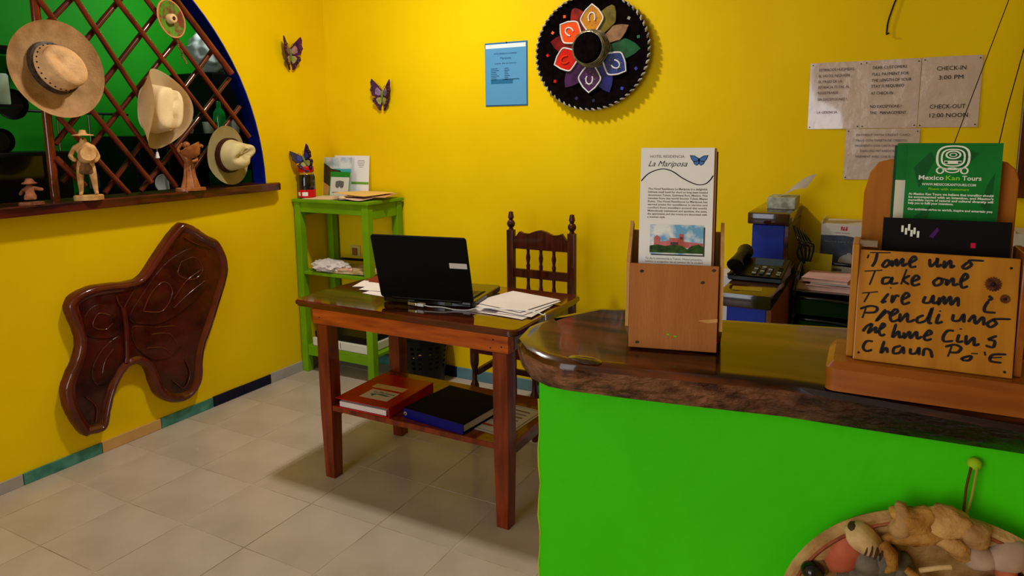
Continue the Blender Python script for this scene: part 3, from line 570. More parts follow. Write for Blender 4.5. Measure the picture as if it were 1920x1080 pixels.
def crock(kind, y, x, z, label, m, prof):
    return tag(obj(kind, lathe(B(), prof, 24, Matrix.Translation((x, y, z))), m, sm=40), label, kind.split('_')[-1])
WC = flat('white_ceramic', S(200, 205, 200), .25)
crock('white_jar', 2.80, -3.74, 1.452, 'white jar on the dish rack right of the cowboy hat', WC, [(.001, 0), (.045, 0), (.05, .02), (.05, .13), (.04, .15), (.001, .152)])
crock('white_cup', 2.97, -3.74, 1.452, 'white cup on the dish rack left of the green bottle', WC, [(.001, 0), (.028, 0), (.036, .07), (.033, .07), (.026, .006), (.001, .006)])
crock('green_bottle', 3.055, -3.74, 1.452, 'glossy green glass bottle on the dish rack above the fedora', mat('green_bottle_glass', (.01, .3, .05, 1), .08, coat=.6), [(.001, 0), (.036, 0), (.038, .10), (.034, .13), (.014, .16), (.014, .20), (.001, .201)])
crock('white_mug', 3.165, -3.74, 1.452, 'white mug at the right end of the dish rack', WC, [(.001, 0), (.03, 0), (.033, .085), (.030, .085), (.027, .006), (.001, .006)])
# ladles hanging from a rail
t = thing('utensil_rail', 'thin dark rail on hooks across the green kitchen wall behind the drummer', 'rail', (-4.60, 2.5, 1.60))
obj('bar', tube(B(), [(-4.55, 2.15, 1.60), (-4.55, 2.98, 1.58)], .008), KD, t, world=True)
for yy in (2.18, 2.94): obj('bracket', tube(B(), [(-4.55, yy, 1.59), (-4.75, yy, 1.59)], .006), KD, t, world=True)
for k, (yy, ln, lab) in enumerate(((2.51, .49, 'steel ladle on the rail left of the drummer figurine'), (2.705, .49, 'steel spatula on the rail just right of the drummer figurine'))):
    t = thing('ladle' if k == 0 else 'spatula', lab, 'utensil', (-4.535, yy, 1.105))
    obj('handle', tube(B(), [(0, 0, ln-.02), (0, 0, .08)], [.007, .009], 8), STEEL, t, sm=60)
    if k == 0: obj('bowl', lathe(B(), [(.001, .0), (.03, .01), (.045, .04), (.042, .04), (.001, .006)], 20, Matrix.Translation((0, 0, .04))), STEEL, t, sm=60)
    else: obj('blade', bx((-.002, -.035, .0), (.002, .035, .09), .0015), STEEL, t)
for k, (yy, zz, r) in enumerate(((2.135, 1.62, .085), (2.06, 1.42, .07))):
    t = thing('frying_pan', ('upper', 'lower')[k]+' black frying pan hanging at the left edge behind the straw hat', 'pan', (-4.30, yy, zz))
    obj('pan_body', lathe(B(), [(.001, 0), (r*.8, 0), (r, .03), (r*.97, .03), (r*.78, .004), (.001, .004)], 28, frame((0, 0, 0), (0, 1, 0), (0, 0, 1))), KD, t, sm=40)
    obj('handle', tube(B(), [(0.01, 0, r), (0.02, 0, r+(.11 if k == 0 else .01))], .007, 8), KD, t)
tag(obj('white_canister', lathe(B(), [(.001, 0), (.03, 0), (.032, .01), (.032, .14), (.026, .15), (.001, .15)], 20, Matrix.Translation((-3.85, 1.885, 1.60))), flat('pale_green_white_plastic', S(170, 195, 175)), sm=40), 'pale canister cut by the left edge of the picture beside the straw hat', 'canister')
tag(obj('canister_shelf', bx((-3.95, 1.60, 1.585), (-3.78, 1.94, 1.60), .002), KD), 'small black bracket shelf under the pale canister', 'shelf')

# ================================================================ CARVED BUTTERFLIES on the walls
def butterfly(name, label, M, s, m1, m2, m3, lift=.35, cat='butterfly'):
    t = thing(name, label, cat, M.to_translation()); inv = Matrix.Translation(-M.to_translation()) @ M
    def shape(pts, z, th, m, nm, sg, par=None):
        a = sg*lift
        R = inv @ Matrix.Rotation(-a, 4, 'Y') if sg > 0 else inv @ Matrix.Rotation(lift, 4, 'Y')
        q = [(sg*x*s, y*s) for x, y in pts]
        b = B(); prism(b, q, th, R, bev=.0012, z0=z); return obj(nm, b, m, par or t, sm=40)
    up = [(.03, .0), (.10, .22), (.28, .42), (.50, .62), (.55, .48), (.52, .30), (.56, .18), (.50, .08), (.46, -.04), (.30, -.08), (.10, -.06)]
    lo = [(.03, -.05), (.30, -.08), (.44, -.14), (.44, -.26), (.36, -.34), (.30, -.40), (.24, -.50), (.16, -.60), (.08, -.60), (.10, -.46), (.04, -.30)]
    upi = [(.07, .02), (.12, .18), (.26, .30), (.34, .20), (.34, .04), (.20, -.03)]
    loi = [(.06, -.08), (.24, -.10), (.30, -.18), (.22, -.32), (.12, -.38), (.07, -.26)]
    for sg in (-1, 1):
        w1 = shape(up, .004, .006, m1, 'wing', sg); w2 = shape(lo, .003, .006, m1, 'wing', sg)
        shape(upi, .0095, .0022, m2, 'wing_patch', sg, w1); shape(loi, .0085, .0022, m3, 'wing_patch', sg, w2)
        b = B()
        for x, y in ((.48, .34), (.49, .22), (.46, .10), (.40, -.18), (.34, -.30), (.22, -.46)):
            R = inv @ Matrix.Rotation(-sg*lift, 4, 'Y'); ball(b, R @ Vector((sg*x*s, y*s, .0108)), .028*s, (1, 1, .4), sub=1)
        obj('wing_spots', b, m3, t)['kind'] = 'stuff'
        b = B(); tube(b, [inv @ Vector(q) for q in ((sg*.02*s, .15*s, .014), (sg*.06*s, .30*s, .020), (sg*.14*s, .36*s, .024))], .0012, 6); ball(b, inv @ Vector((sg*.14*s, .36*s, .024)), .0025, sub=1)
        obj('antenna', b, CARVD, t)
    b = B(); tube(b, [inv @ Vector((0, y*s, z)) for y, z in ((.20, .012), (.14, .016), (0, .018), (-.18, .014), (-.34, .008))], [.025*s, .05*s, .055*s, .04*s, .015*s], 10)
    obj('body', b, mat('olive_green_body', S(110, 125, 50), .5), t, sm=60)
    return t
PUR = mat('purple_painted_wing', S(84, 30, 74), .45, S(46, 16, 26), 30)
PNK = mat('dusty_pink_patch', S(176, 132, 120), .6, S(120, 88, 90), 30)
OLV = mat('yellow_green_patch', S(176, 160, 90), .6, S(120, 130, 60), 40)
LIL = mat('lilac_patch', S(160, 128, 150), .6, S(104, 80, 110), 30)
butterfly('wall_butterfly', 'purple and brown butterfly ornament with folded wings on the left yellow wall', leftwall(3.055, 1.905) @ Matrix.Rotation(.05, 4, 'Z'), .155, PUR, PNK, OLV, .5)
butterfly('wall_butterfly', 'purple and lilac butterfly ornament on the back yellow wall left of the blue folder', backwall(-2.668, 1.665) @ Matrix.Rotation(-.07, 4, 'Z'), .150, PUR, LIL, OLV, .42)

# ================================================================ CARVED SLAB
t = thing('carved_wood_slab', 'large dark red carved wooden slab with a butterfly relief hanging low on the yellow wall', 'wall carving', (LW, 2.05, .11))
out = [tuple(v) for v in catmull([(y-2.05, z-.11) for y, z in SLAB], 4)]
for _ in range(1):
    n = len(out); out = [((out[i-1][0]+2*out[i][0]+out[(i+1) % n][0])/4+random.uniform(-.0012, .0012), (out[i-1][1]+2*out[i][1]+out[(i+1) % n][1])/4+random.uniform(-.0012, .0012)) for i in range(n)]
Ms = frame((0, 0, 0), (0, 1, 0), (0, 0, 1))
def relax(P, k):
    for _ in range(k):
        n = len(P); P = [((P[i-1][0]+2*P[i][0]+P[(i+1) % n][0])/4, (P[i-1][1]+2*P[i][1]+P[(i+1) % n][1])/4) for i in range(n)]
    return P
L0 = out; L1 = inset(L0, .010); L2 = relax(inset(L1, .012), 2); L3 = relax(inset(L2, .010), 2); L4 = relax(inset(L3, .012), 3)
b = B(); n = len(L0); rings = []
for P, z in ((L0, .001), (L0, .044), (L1, .057), (L2, .058), (L3, .046), (L4, .040)):
    rings.append([b.verts.new(Ms @ Vector((x, y, z))) for x, y in P])
for p, q in zip(rings, rings[1:]):
    for i in range(n): b.faces.new((p[i], p[(i+1) % n], q[(i+1) % n], q[i]))
caps(b, L0, rings[0])
obj('rim', b, CARVR, t, sm=50)
b = B(); prism(b, L4, .004, Ms, z0=.0372); obj('carved_field', b, CARV, t)
def relief(pts, z, th, nm='carved_wing', m=CARV, closed=True):
    q = [(y-2.05, zz-.11) for y, zz in pts]; q = [tuple(v) for v in catmull(q, 4)]
    b = B(); prism(b, q, th, Ms, bev=.003, z0=z); obj(nm, b, m, t, sm=40)
# wings of the carved butterfly (world y, z on the slab face)
relief([(1.93, .60), (2.02, .72), (2.10, .80), (2.20, .86), (2.32, .88), (2.40, .80), (2.38, .70), (2.30, .62), (2.18, .56), (2.05, .54)], .0405, .006)
relief([(1.94, .56), (2.06, .53), (2.18, .50), (2.20, .42), (2.12, .36), (2.02, .38), (1.95, .46)], .0405, .006)
relief([(1.88, .60), (1.84, .68), (1.78, .70), (1.73, .66), (1.73, .58), (1.80, .54), (1.87, .54)], .0405, .006)
relief([(1.88, .53), (1.80, .50), (1.74, .42), (1.75, .34), (1.82, .34), (1.87, .42)], .0405, .006)
def groove(P, r=.003, nm='carved_line', m=CARVR):
    q = [Ms @ Vector((y-2.05, z-.11, .047)) for y, z in P]; q = catmull(q, 4, False); b = B(); tube(b, q, r, 6); obj(nm, b, m, t, sm=60)
groove([(1.905, .66), (1.91, .58), (1.905, .48), (1.90, .40)], .011, 'carved_body')
groove([(1.91, .66), (1.94, .70), (1.97, .735)]); groove([(1.90, .66), (1.885, .69), (1.88, .72)])
groove([(2.00, .62), (2.05, .70), (2.12, .74), (2.16, .68), (2.10, .60), (2.00, .62)], .0035)
groove([(2.16, .64), (2.24, .72), (2.33, .76)]); groove([(2.16, .60), (2.26, .66), (2.35, .70)]); groove([(2.03, .50), (2.12, .48), (2.16, .42)])
groove([(2.00, .44), (2.08, .42), (2.12, .38)]); groove([(1.84, .64), (1.79, .66), (1.76, .61), (1.81, .58), (1.85, .60)]); groove([(1.84, .48), (1.80, .44), (1.78, .38)])
groove([(2.25, .94), (2.31, .90), (2.40, .86)]); groove([(1.70, .30), (1.74, .24), (1.73, .17)]); groove([(2.20, .32), (2.22, .24), (2.18, .18), (2.12, .24)])
groove([(2.22, .82), (2.30, .83), (2.34, .76), (2.28, .72), (2.20, .76), (2.22, .82)]); groove([(1.80, .30), (1.77, .22), (1.76, .16)])
# ================================================================ GREEN STAND in the corner
t = thing('green_stand', 'tall lime green wooden stand with two shelves in the room corner', 'stand', (-2.815, 3.18, 0))
X0, X1, Y0, Y1 = -3.103, -2.545, 3.02, 3.335
for xx, yy in ((X0, Y0), (X1-.045, Y0), (X0, Y1-.045), (X1-.045, Y1-.045)):
    obj('leg', bx((xx, yy, 0), (xx+.045, yy+.045, 1.045), .002), GSTD, t, world=True)
obj('stand_top', bx((X0-.008, Y0-.008, 1.045), (X1+.01, Y1+.008, 1.063), .003), GSTD, t, world=True)
obj('apron', bx((X0+.045, Y0+.006, .985), (X1-.045, Y0+.026, 1.045), .002), GSTD, t, world=True)
obj('apron', bx((X0+.045, Y1-.026, .985), (X1-.045, Y1-.006, 1.045), .002), GSTD, t, world=True)
for xx in (X0+.006, X1-.026): obj('apron', bx((xx, Y0+.045, .96), (xx+.02, Y1-.045, 1.045), .002), GSTD, t, world=True)
for zz in (.610, .150):
    obj('shelf', bx((X0+.008, Y0+.008, zz), (X1-.006, Y1-.006, zz+.018), .002), GSTD, t, world=True)
obj('shelf_rail', bx((X0+.045, Y0+.008, .105), (X1-.045, Y0+.026, .150), .002), GSTD, t, world=True)
ZT = 1.0635
# red lidded jar with a butterfly on top
t = thing('lidded_jar', 'glass jar with black contents, red lid and red label on the green stand', 'jar', (-3.055, 3.085, ZT))
JG = mat('black_jar_contents', (.006, .004, .008, 1), .1, coat=1)
obj('jar_body', lathe(B(), [(.001, 0), (.046, 0), (.049, .005), (.049, .125), (.044, .142), (.001, .142)], 28), JG, t, sm=35)
obj('jar_neck', lathe(B(), [(.044, .1421), (.040, .150), (.040, .156), (.001, .156)], 28), mat('amber_glass_neck', S(170, 130, 20), .1, coat=1), t, sm=40)
obj('lid', lathe(B(), [(.001, .156), (.044, .156), (.045, .158), (.045, .186), (.042, .190), (.001, .190)], 28), REDP, t, sm=40)
obj('label', lathe(B(), [(.0497, .006), (.0502, .006), (.0502, .052), (.0497, .052)], 28), REDP, t, sm=40)
for k, (a, wdt) in enumerate(((-1.95, .30), (-1.05, .34))):
    b = B(); P = [(.0508*math.cos(a+wdt*(i/6-.5)*2), .0508*math.sin(a+wdt*(i/6-.5)*2)) for i in range(7)]
    lo_ = [b.verts.new((x, y, .016)) for x, y in P]; hi_ = [b.verts.new((x, y, .038)) for x, y in P]
    for i in range(6): b.faces.new((lo_[i], lo_[i+1], hi_[i+1], hi_[i]))
    obj('label_print', b, WHITE2, t)
Mb = frame((-3.045, 3.070, ZT+.228), (.75, .45, .38), (-.35, -.05, .9))
butterfly('jar_butterfly', 'dark purple butterfly ornament perched on the red jar lid', Mb, .125, mat('dark_purple_wing', S(60, 22, 60), .4, S(20, 12, 40), 20), mat('blue_wing_patch', S(50, 46, 130), .4), OLV, .45)
# picture cards leaning on the wall
def leaning(name, label, x0, x1, z0, h, y, m, lean=.10, th=.004, cat='card', grp=None):
    t = thing(name, label, cat, ((x0+x1)/2, y, z0), rot=(-lean, 0, 0), group=grp)
    w_ = x1-x0; obj('panel', bx((-w_/2, 0, 0), (w_/2, th, h), .0008), m, t)
    return t, frame((-w_/2, 0, 0), (1, 0, 0), (0, 0, 1))      # print on the front face (towards -y)
def onface(t, M, parts):
    """flat printed shapes: (points, material, z) in face coordinates"""
    for nm, pts, m, z in parts:
        b = B(); prism(b, pts, .0003, M, z0=z); obj(nm, b, m, t)
R4 = lambda a, b_, c, d: [(a, b_), (c, b_), (c, d), (a, d)]
t, Mf = leaning('white_card', 'white card with green foot standing behind the seaside postcard on the green stand', -3.062, -2.785, ZT, .245, 3.318, WHITE2)
onface(t, Mf, [('printed_foot', R4(.13, .07, .277, .085), flat('leaf_green_print', S(110, 160, 50)), .0003)])
for k, ww in enumerate((.05, .06, .055, .045, .03)): onface(t, Mf, [('printed_line', R4(.215-ww/2, .215-.010*k, .215+ww/2, .2175-.010*k), INKG, .0003)])
t, Mf = leaning('seaside_postcard', 'postcard with sea, clouds and dark rocky shore on the green stand', -3.155+.018, -2.895, ZT, .235, 3.285, mat('sky_print', S(150, 175, 200), .4, S(215, 220, 225), 14, lo=.4, hi=.6), th=.003)
onface(t, Mf, [('printed_sea', R4(.10, .135, .242, .165), flat('sea_print', S(70, 170, 180)), .0003),
               ('printed_rocks', [(0, .03), (.10, .03), (.15, .10), (.17, .135), (.155, .155), (.08, .165), (.05, .185), (.02, .20), (0, .18)], mat('rock_print', S(48, 46, 40), .5, S(70, 60, 40), 30), .0006),
               ('printed_sand', [(0, 0), (.12, 0), (.12, .03), (.02, .08), (0, .09)], flat('sand_print', S(200, 150, 100)), .0009)])
t, Mf = leaning('goggles_card', 'small card with green band and swimming mask picture in front of the seaside postcard', -3.025, -2.867, ZT, .150, 3.235, flat('pale_card', S(205, 205, 195), .5), lean=.18, th=.003)
gm = flat('grey_mask_print', S(96, 96, 92)); gb = flat('green_band_print', S(40, 130, 40))
onface(t, Mf, [('printed_band', R4(0, .118, .158, .150), gb, .0003), ('printed_edge', R4(0, 0, .006, .118), gb, .0003), ('printed_edge', R4(.152, 0, .158, .118), gb, .0003),
               ('printed_mask', [(.045, .07), (.05, .055), (.068, .05), (.079, .062), (.09, .05), (.108, .055), (.113, .07), (.11, .092), (.079, .097), (.048, .092)], gm, .0003),
               ('printed_logo', R4(.025, .02, .075, .027), INKG, .0003)])
t = leaning('dummy', 'x', 0, .1, 0, .1, 0, WHITE)[0]
for c_ in list(t.children): bpy.data.objects.remove(c_)
bpy.data.objects.remove(t)
# envelopes and papers on the stand top
def paper(name, label, w, h, x, y, z, a, m, wave=.002, seed=1, cat='paper', grp=None, curl=0, t=.0006, tiltx=0, tilty=0, n=8):
    b = sheet(B(), w, h, flatpt(z, x, y, a) @ Matrix.Rotation(tiltx, 4, 'X') @ Matrix.Rotation(tilty, 4, 'Y') @ Matrix.Translation((-w/2, -h/2, 0)), wave, n, n, t, seed, curl)
    return tag(obj(name, b, m, sm=60), label, cat, grp)
paper('manila_envelope', 'pale tan envelope flat on the left of the green stand top', .30, .20, -2.89, 3.13, ZT+.0005, .12, mat('pale_tan_paper', S(214, 190, 150), .6), .001, 1, 'envelope', t=.003)
paper('pink_letter', 'pinkish crumpled letter in the middle of the pile on the green stand', .24, .19, -2.70, 3.12, ZT+.006, -.1, mat('pinkish_paper', S(206, 172, 160), .6), .004, 2, 'letter')
paper('brown_envelope', 'brown folded envelope sticking out right of the pile on the green stand', .26, .20, -2.66, 3.20, ZT+.017, .25, mat('brown_tan_paper', S(200, 150, 110), .6), .003, 3, 'envelope', t=.0015)
paper('yellow_envelope', 'large yellow manila envelope on top of the pile on the green stand', .30, .22, -2.72, 3.20, ZT+.026, -.22, mat('yellow_manila_paper', S(226, 184, 100), .6), .004, 4, 'envelope', t=.0015)
tag(obj('crumpled_tissue', ball(B(), (-2.735, 3.03, ZT+.016), .018, (1.3, .8, .6), sub=3), mat('tan_crumpled_paper', S(220, 190, 160), .7, bump=1, bscale=40, bdist=.02), sm=80), 'small crumpled tan paper scrap at the front edge of the green stand top', 'paper')
# middle shelf: crumpled bag, magazine, pen
ZM = .629
b = B(); bmesh.ops.create_icosphere(b, subdivisions=4, radius=1)
for v in b.verts:
    n_ = v.co.copy(); k = 1+.14*math.sin(7*n_.x+2*n_.y)*math.cos(9*n_.z+1)+.07*math.sin(16*n_.y+4*n_.x)+.05*math.sin(23*n_.x)
    v.co = Vector((n_.x*.125*k, n_.y*.085*k, max(-.030, n_.z*.036*k)))
bmesh.ops.transform(b, matrix=Matrix.Translation((-2.91, 3.10, ZM+.031)), verts=b.verts)
tag(obj('crumpled_bag', b, mat('white_crumpled_plastic', S(216, 206, 206), .45, bump=.8, bscale=18, bdist=.02), sm=80), 'crumpled white plastic bag at the left of the middle green shelf', 'bag')
t = tag(obj('magazine', sheet(B(), .27, .22, flatpt(ZM+.002, -2.715, 3.16, .05) @ Matrix.Translation((-.135, -.11, 0)), .0025, 8, 8, .012, 5), mat('patterned_magazine_cover', S(214, 190, 150), .5, S(170, 140, 90), 22, lo=.45, hi=.6), sm=40), 'printed magazine with beige patterned cover on the middle green shelf', 'magazine')
tag(obj('black_pen', tube(B(), [(-2.86, 3.12, ZM+.075), (-2.85, 3.135, ZM+.073), (-2.79, 3.25, ZM+.050), (-2.78, 3.27, ZM+.046)], [.004, .008, .008, .004], 10), BLACK, sm=60), 'thick black pen lying on the papers of the middle shelf', 'pen')
tag(obj('rolled_leaflet', tube(B(), [(-2.80, 3.04, ZM+.026), (-2.72, 3.075, ZM+.026)], .010, 10), mat('orange_print_roll', S(200, 110, 70), .5, S(225, 215, 200), 25), sm=60), 'small rolled leaflet with orange print beside the magazine', 'leaflet')
# bottom shelf: white printer with black lid
t = thing('printer', 'flat white printer with black lid on the lowest green shelf', 'printer', (-2.80, 3.175, .168))
obj('printer_body', bx((-3.02, 3.03, .170), (-2.59, 3.31, .222), .006), flat('off_white_plastic', S(206, 206, 192), .4), t, world=True)
obj('printer_lid', bx((-3.01, 3.04, .2225), (-2.60, 3.31, .262), .008), BLACK, t, world=True)
obj('blue_button', lathe(B(), [(.001, .004), (.5, .004), (1, .001), (1, 0)], 20, frame((-2.93, 3.0300, .198), (1, 0, 0), (0, 0, 1)) , .026, .011), flat('blue_button', S(30, 110, 170), .3), t, world=True, sm=40)
obj('paper_slot', bx((-2.80, 3.0285, .18), (-2.797, 3.0305, .215)), INKG, t, world=True)
# wall socket
t = thing('wall_socket', 'cream wall socket on the back wall behind the green stand', 'socket', (-2.93, BW, .672))
obj('cover_plate', bx((-2.972, BW-.008, .675), (-2.895, BW, .745), .002), flat('cream_plastic', S(208, 186, 100), .4), t, world=True)
obj('plug_insert', bx((-2.955, BW-.013, .682), (-2.915, BW-.008, .728), .001), flat('brown_plastic', S(140, 95, 30), .5), t, world=True)

# ================================================================ DESK
DZ = .762
t = thing('writing_desk', 'red-brown wooden desk with glossy top and low shelf in the middle of the floor', 'desk', (-1.63, 2.35, 0))
def rrect(x0, y0, x1, y1, r, k=5):
    out = []
    for cx, cy, a0 in ((x1-r, y1-r, 0), (x0+r, y1-r, 90), (x0+r, y0+r, 180), (x1-r, y0+r, 270)):
        for i in range(k+1):
            a = math.radians(a0+90*i/k); out.append((cx+r*math.cos(a), cy+r*math.sin(a)))
    return out
b = B(); top = rrect(-2.165, 2.065, -1.105, 2.665, .035)
prism(b, inset(top, .008), .010, Matrix.Translation((0, 0, .735))); prism(b, top, .018, Matrix.Translation((0, 0, .744)), bev=.006)
obj('tabletop', b, TOPW, t, world=True, sm=35)
obj('apron', bx((-2.058, 2.070, .672), (-1.138, 2.114, .735), .003), ORW, t, world=True)
obj('apron', bx((-2.05, 2.592, .672), (-1.15, 2.612, .735), .003), ORW, t, world=True)
obj('apron', bx((-2.045, 2.114, .672), (-2.023, 2.592, .735), .003), REDW, t, world=True)
obj('apron', bx((-1.160, 2.114, .672), (-1.138, 2.592, .735), .003), DWOOD, t, world=True)
def leg(cx, cy):
    b = B(); rg = []
    for z, s in ((0, .026), (.30, .030), (.671 if cy < 2.2 else .735, .031)):
        rg.append([b.verts.new((cx+a*s, cy+c*s, z)) for a, c in ((-1, -1), (1, -1), (1, 1), (-1, 1))])
    for p, q in zip(rg, rg[1:]):
        for i in range(4): b.faces.new((p[i], p[(i+1) % 4], q[(i+1) % 4], q[i]))
    b.faces.new(rg[0]); b.faces.new(rg[-1]); bmesh.ops.bevel(b, geom=[e for e in b.edges if abs(e.verts[0].co.z-e.verts[1].co.z) > .1], offset=.003, segments=2, affect='EDGES')
    obj('leg', b, REDW, t, world=True)
LX, RX, FY, RY = -2.010, -1.173, 2.118+.0, 2.565
for cx, cy in ((LX, 2.098+.004), (RX, 2.102), (LX, RY), (RX, RY)): leg(cx, cy)
b = B(); prism(b, [(-2.035, 2.132), (-1.98, 2.132), (-1.98, 2.078), (-1.205, 2.078), (-1.205, 2.132), (-1.145, 2.132), (-1.145, 2.54), (-2.035, 2.54)], .022, Matrix.Translation((0, 0, .303)), bev=.002)
obj('lower_shelf', b, REDW, t, world=True)
for xx in (LX-.012, RX-.012): obj('shelf_bearer', bx((xx, 2.132, .258), (xx+.024, 2.535, .303), .002), DWOOD, t, world=True)
b = B()
for (x, z) in ((-1.198, .718), (-1.165, .695), (-1.21, .686), (-2.02, .70)): ball(b, (x, 2.0700, z), .0035, (1, .4, 1), sub=1)
obj('screws', b, INK, t, world=True)
# laptop (seen from behind)
LP = Matrix.Translation((-1.79, 2.185, DZ+.0005)) @ Matrix.Rotation(math.radians(9.5), 4, 'Z')
t = thing('laptop', 'open black laptop on the desk seen from behind', 'laptop', LP.to_translation(), rz=math.radians(9.5))
b = B(); prism(b, rrect(0, .01, .405, .325, .02), .022, Matrix.Translation((0, 0, .006)), bev=.003); obj('base', b, BLACKG, t, sm=30)
kbd = obj('keyboard_bed', bx((.02, .05, .0282), (.385, .19, .0292)), BLACKM, t)
kb = B()
for r in range(5):
    for c in range(15): box(kb, (.026+c*.0236, .06+r*.025, .0293), (.0475+c*.0236, .082+r*.025, .0315))
o = obj('keys', kb, flat('olive_sheen_keys', (.012, .012, .008, 1), .25), kbd); o['kind'] = 'stuff'
obj('touchpad', bx((.15, .225, .0284), (.25, .295, .0290)), flat('dark_grey_touchpad', (.03, .03, .03, 1), .2), t)
lidm = lid = Matrix.Translation((0, .012, .026)) @ Matrix.Rotation(math.radians(15), 4, 'X')
b = B(); prism(b, rrect(0, 0, .405, .275, .012), .009, lid @ Matrix.Rotation(math.radians(90), 4, 'X'), bev=.002); lo_o = obj('lid', b, BLACKM, t, sm=30)
obj('screen', bx((.015, .0004, .02), (.39, .0012, .26), M=lid), flat('dark_screen', (.01, .01, .012, 1), .1), lo_o)
obj('white_sticker', bx((.325, -.0098, .148), (.398, -.0092, .170), M=lid), WHITE, lo_o)
obj('hinge', tube(B(), [(.05, .008, .026), (.355, .008, .026)], .007, 10), BLACK, t, sm=50)
for k in range(2): obj('rear_port', bx((.12+.16*k, .006, .008), (.15+.16*k, .0105, .020)), flat('port_grey', (.05, .06, .04, 1), .4), t)
for k in range(4): obj('foot', lathe(B(), [(.001, 0), (.008, 0), (.008, .006), (.001, .006)], 12, Matrix.Translation((.03+.345*(k % 2), .03+.23*(k//2), 0))), BLACK, t)
# usb plug with white cable
t = thing('usb_cable', 'white cable with silver plug trailing from the laptop to the desk edge', 'cable', (-1.63, 2.19, DZ))
obj('plug', bx((-1.648, 2.175, DZ+.008), (-1.607, 2.197, DZ+.020), .002), SILV, t, world=True)
obj('plug_grip', bx((-1.606, 2.178, DZ+.007), (-1.575, 2.197, DZ+.019), .003), WHITE2, t, world=True)
P = catmull([(-1.576, 2.188, DZ+.012), (-1.55, 2.188, DZ+.010), (-1.50, 2.20, DZ+.010), (-1.45, 2.21, DZ+.004), (-1.40, 2.225, DZ+.004), (-1.36, 2.245, DZ+.0125), (-1.25, 2.27, DZ+.0145), (-1.155, 2.285, DZ+.0145), (-1.108, 2.29, DZ+.004), (-1.097, 2.29, DZ-.006), (-1.09, 2.29, DZ-.20), (-1.088, 2.29, DZ-.45)], 6, False)
obj('cord', tube(B(), P, .0022, 8), WHITE2, t, world=True, sm=60)
# loose papers left of the laptop
paper('loose_paper', 'white sheet poking out furthest left behind the laptop', .20, .12, -2.01, 2.44, DZ+.001, .25, WHITE, .002, 11, 'paper', 'papers left of the laptop')
paper('loose_paper', 'white sheet in the middle of three papers beside the laptop hinge', .20, .12, -1.925, 2.385, DZ+.004, .10, WHITE, .002, 12, 'paper', 'papers left of the laptop')
paper('loose_paper', 'nearest small white sheet half under the laptop corner', .19, .09, -1.870, 2.315, DZ+.0008, -.12, WHITE, .001, 13, 'paper', 'papers left of the laptop')
paper('red_folder', 'thin dark red folder at the back left corner of the desk', .26, .17, -2.00, 2.555, DZ+.001, .1, flat('dark_red_card', S(110, 30, 26), .4), .0005, 14, 'folder', t=.003)
# stack of letters at the right end
zz = DZ+.0008
for k, (w_, h_, dx, dy, a, lb) in enumerate(((.25, .20, -1.265, 2.315, -.10, 'lowest white letter of the stack at the right end of the desk'), (.26, .20, -1.262, 2.335, .02, 'second lowest white letter in the stack at the right end of the desk'), (.24, .26, -1.265, 2.385, -.16, 'white letter just under the top one in the desk stack'), (.25, .25, -1.285, 2.41, -.22, 'topmost white letter of the stack at the right end of the desk'))):
    paper('letter', lb, w_, h_, dx, dy, zz, a, WHITE, .0009, 20+k, 'letter', 'letters stacked at the right end of the desk', n=4)
    zz += .0034
o = tag(obj('postage_card', bx((-.035, -.014, 0), (.035, .014, .0008), M=flatpt(DZ+.0045, -1.315, 2.250, -.05)), mat('blue_brown_stamp_print', S(60, 62, 110), .5, S(110, 90, 80), 60)), 'small dark blue printed card on the lowest letter of the stack', 'card')
# binders on the low shelf
SZ = .3255
def binder(name, label, cx, cy, a, w, d, h, m, mi, z=SZ):
    t = thing(name, label, 'binder', (cx, cy, z), rz=a)
    obj('lower_cover', bx((-w/2, -d/2, 0), (w/2, d/2, .003), .001), m, t)
    obj('upper_cover', bx((-w/2, -d/2, h-.003), (w/2, d/2, h), .001), m, t)
    return t
RB = mat('red_binder_vinyl', S(196, 10, 12), .32, S(160, 6, 8), 8)
t = binder('red_binder', 'red ring binder with labels on the left of the low desk shelf', -1.825, 2.235, .03, .27, .32, .042, RB, WHITE)
obj('spine', bx((.133, -.16, .001), (.137, .16, .041), .001), RB, t)
obj('pages', bx((-.12, -.152, .004), (.115, .152, .026), .001), WHITE, t)
obj('ring', tube(B(), [(.10+.014*math.cos(q), -.11, .020+.014*math.sin(q)) for q in [2*PI*i/16 for i in range(17)]], .0018, 6), SILV, t)
obj('ring', tube(B(), [(.10+.014*math.cos(q), .08, .020+.014*math.sin(q)) for q in [2*PI*i/16 for i in range(17)]], .0018, 6), SILV, t)
obj('paper_label', bx((-.055, -.105, .0421), (.085, -.015, .0426)), flat('cream_label', S(214, 190, 160), .5), t)
obj('paper_label', bx((-.075, .005, .0421), (.085, .045, .0426)), mat('manila_strip', S(214, 170, 110), .5), t)
text('La Mariposa', .022, Matrix.Translation((-.030, -.045, .0427)), flat('green_grey_ink', S(80, 110, 100)), None).parent = t
b = B(); prism(b, [(-.030, -.062), (-.010, -.082), (.0, -.060), (.05, -.066), (.068, -.056), (.01, -.052)], .0003, Matrix.Translation((0, 0, .0427))); obj('label_print', b, flat('teal_ink', S(40, 110, 90)), t)
BB = mat('navy_binder_vinyl', (.0025, .0025, .006, 1), .7, spec=.05); BBS = mat('blue_binder_spine', S(10, 8, 100), .35)
t = binder('blue_binder', 'dark navy ring binder with bright blue spine in the middle of the low shelf', -1.475, 2.245, -.10, .30, .29, .042, BB, WHITE)
obj('spine', bx((-.150, -.149, .001), (.150, -.145, .041), .001), BBS, t)
obj('spine_ring', lathe(B(), [(.004, 0), (.008, 0), (.008, .002), (.004, .002)], 16, frame((-.137, -.149, .021), (1, 0, 0), (0, 0, 1))), SILV, t)
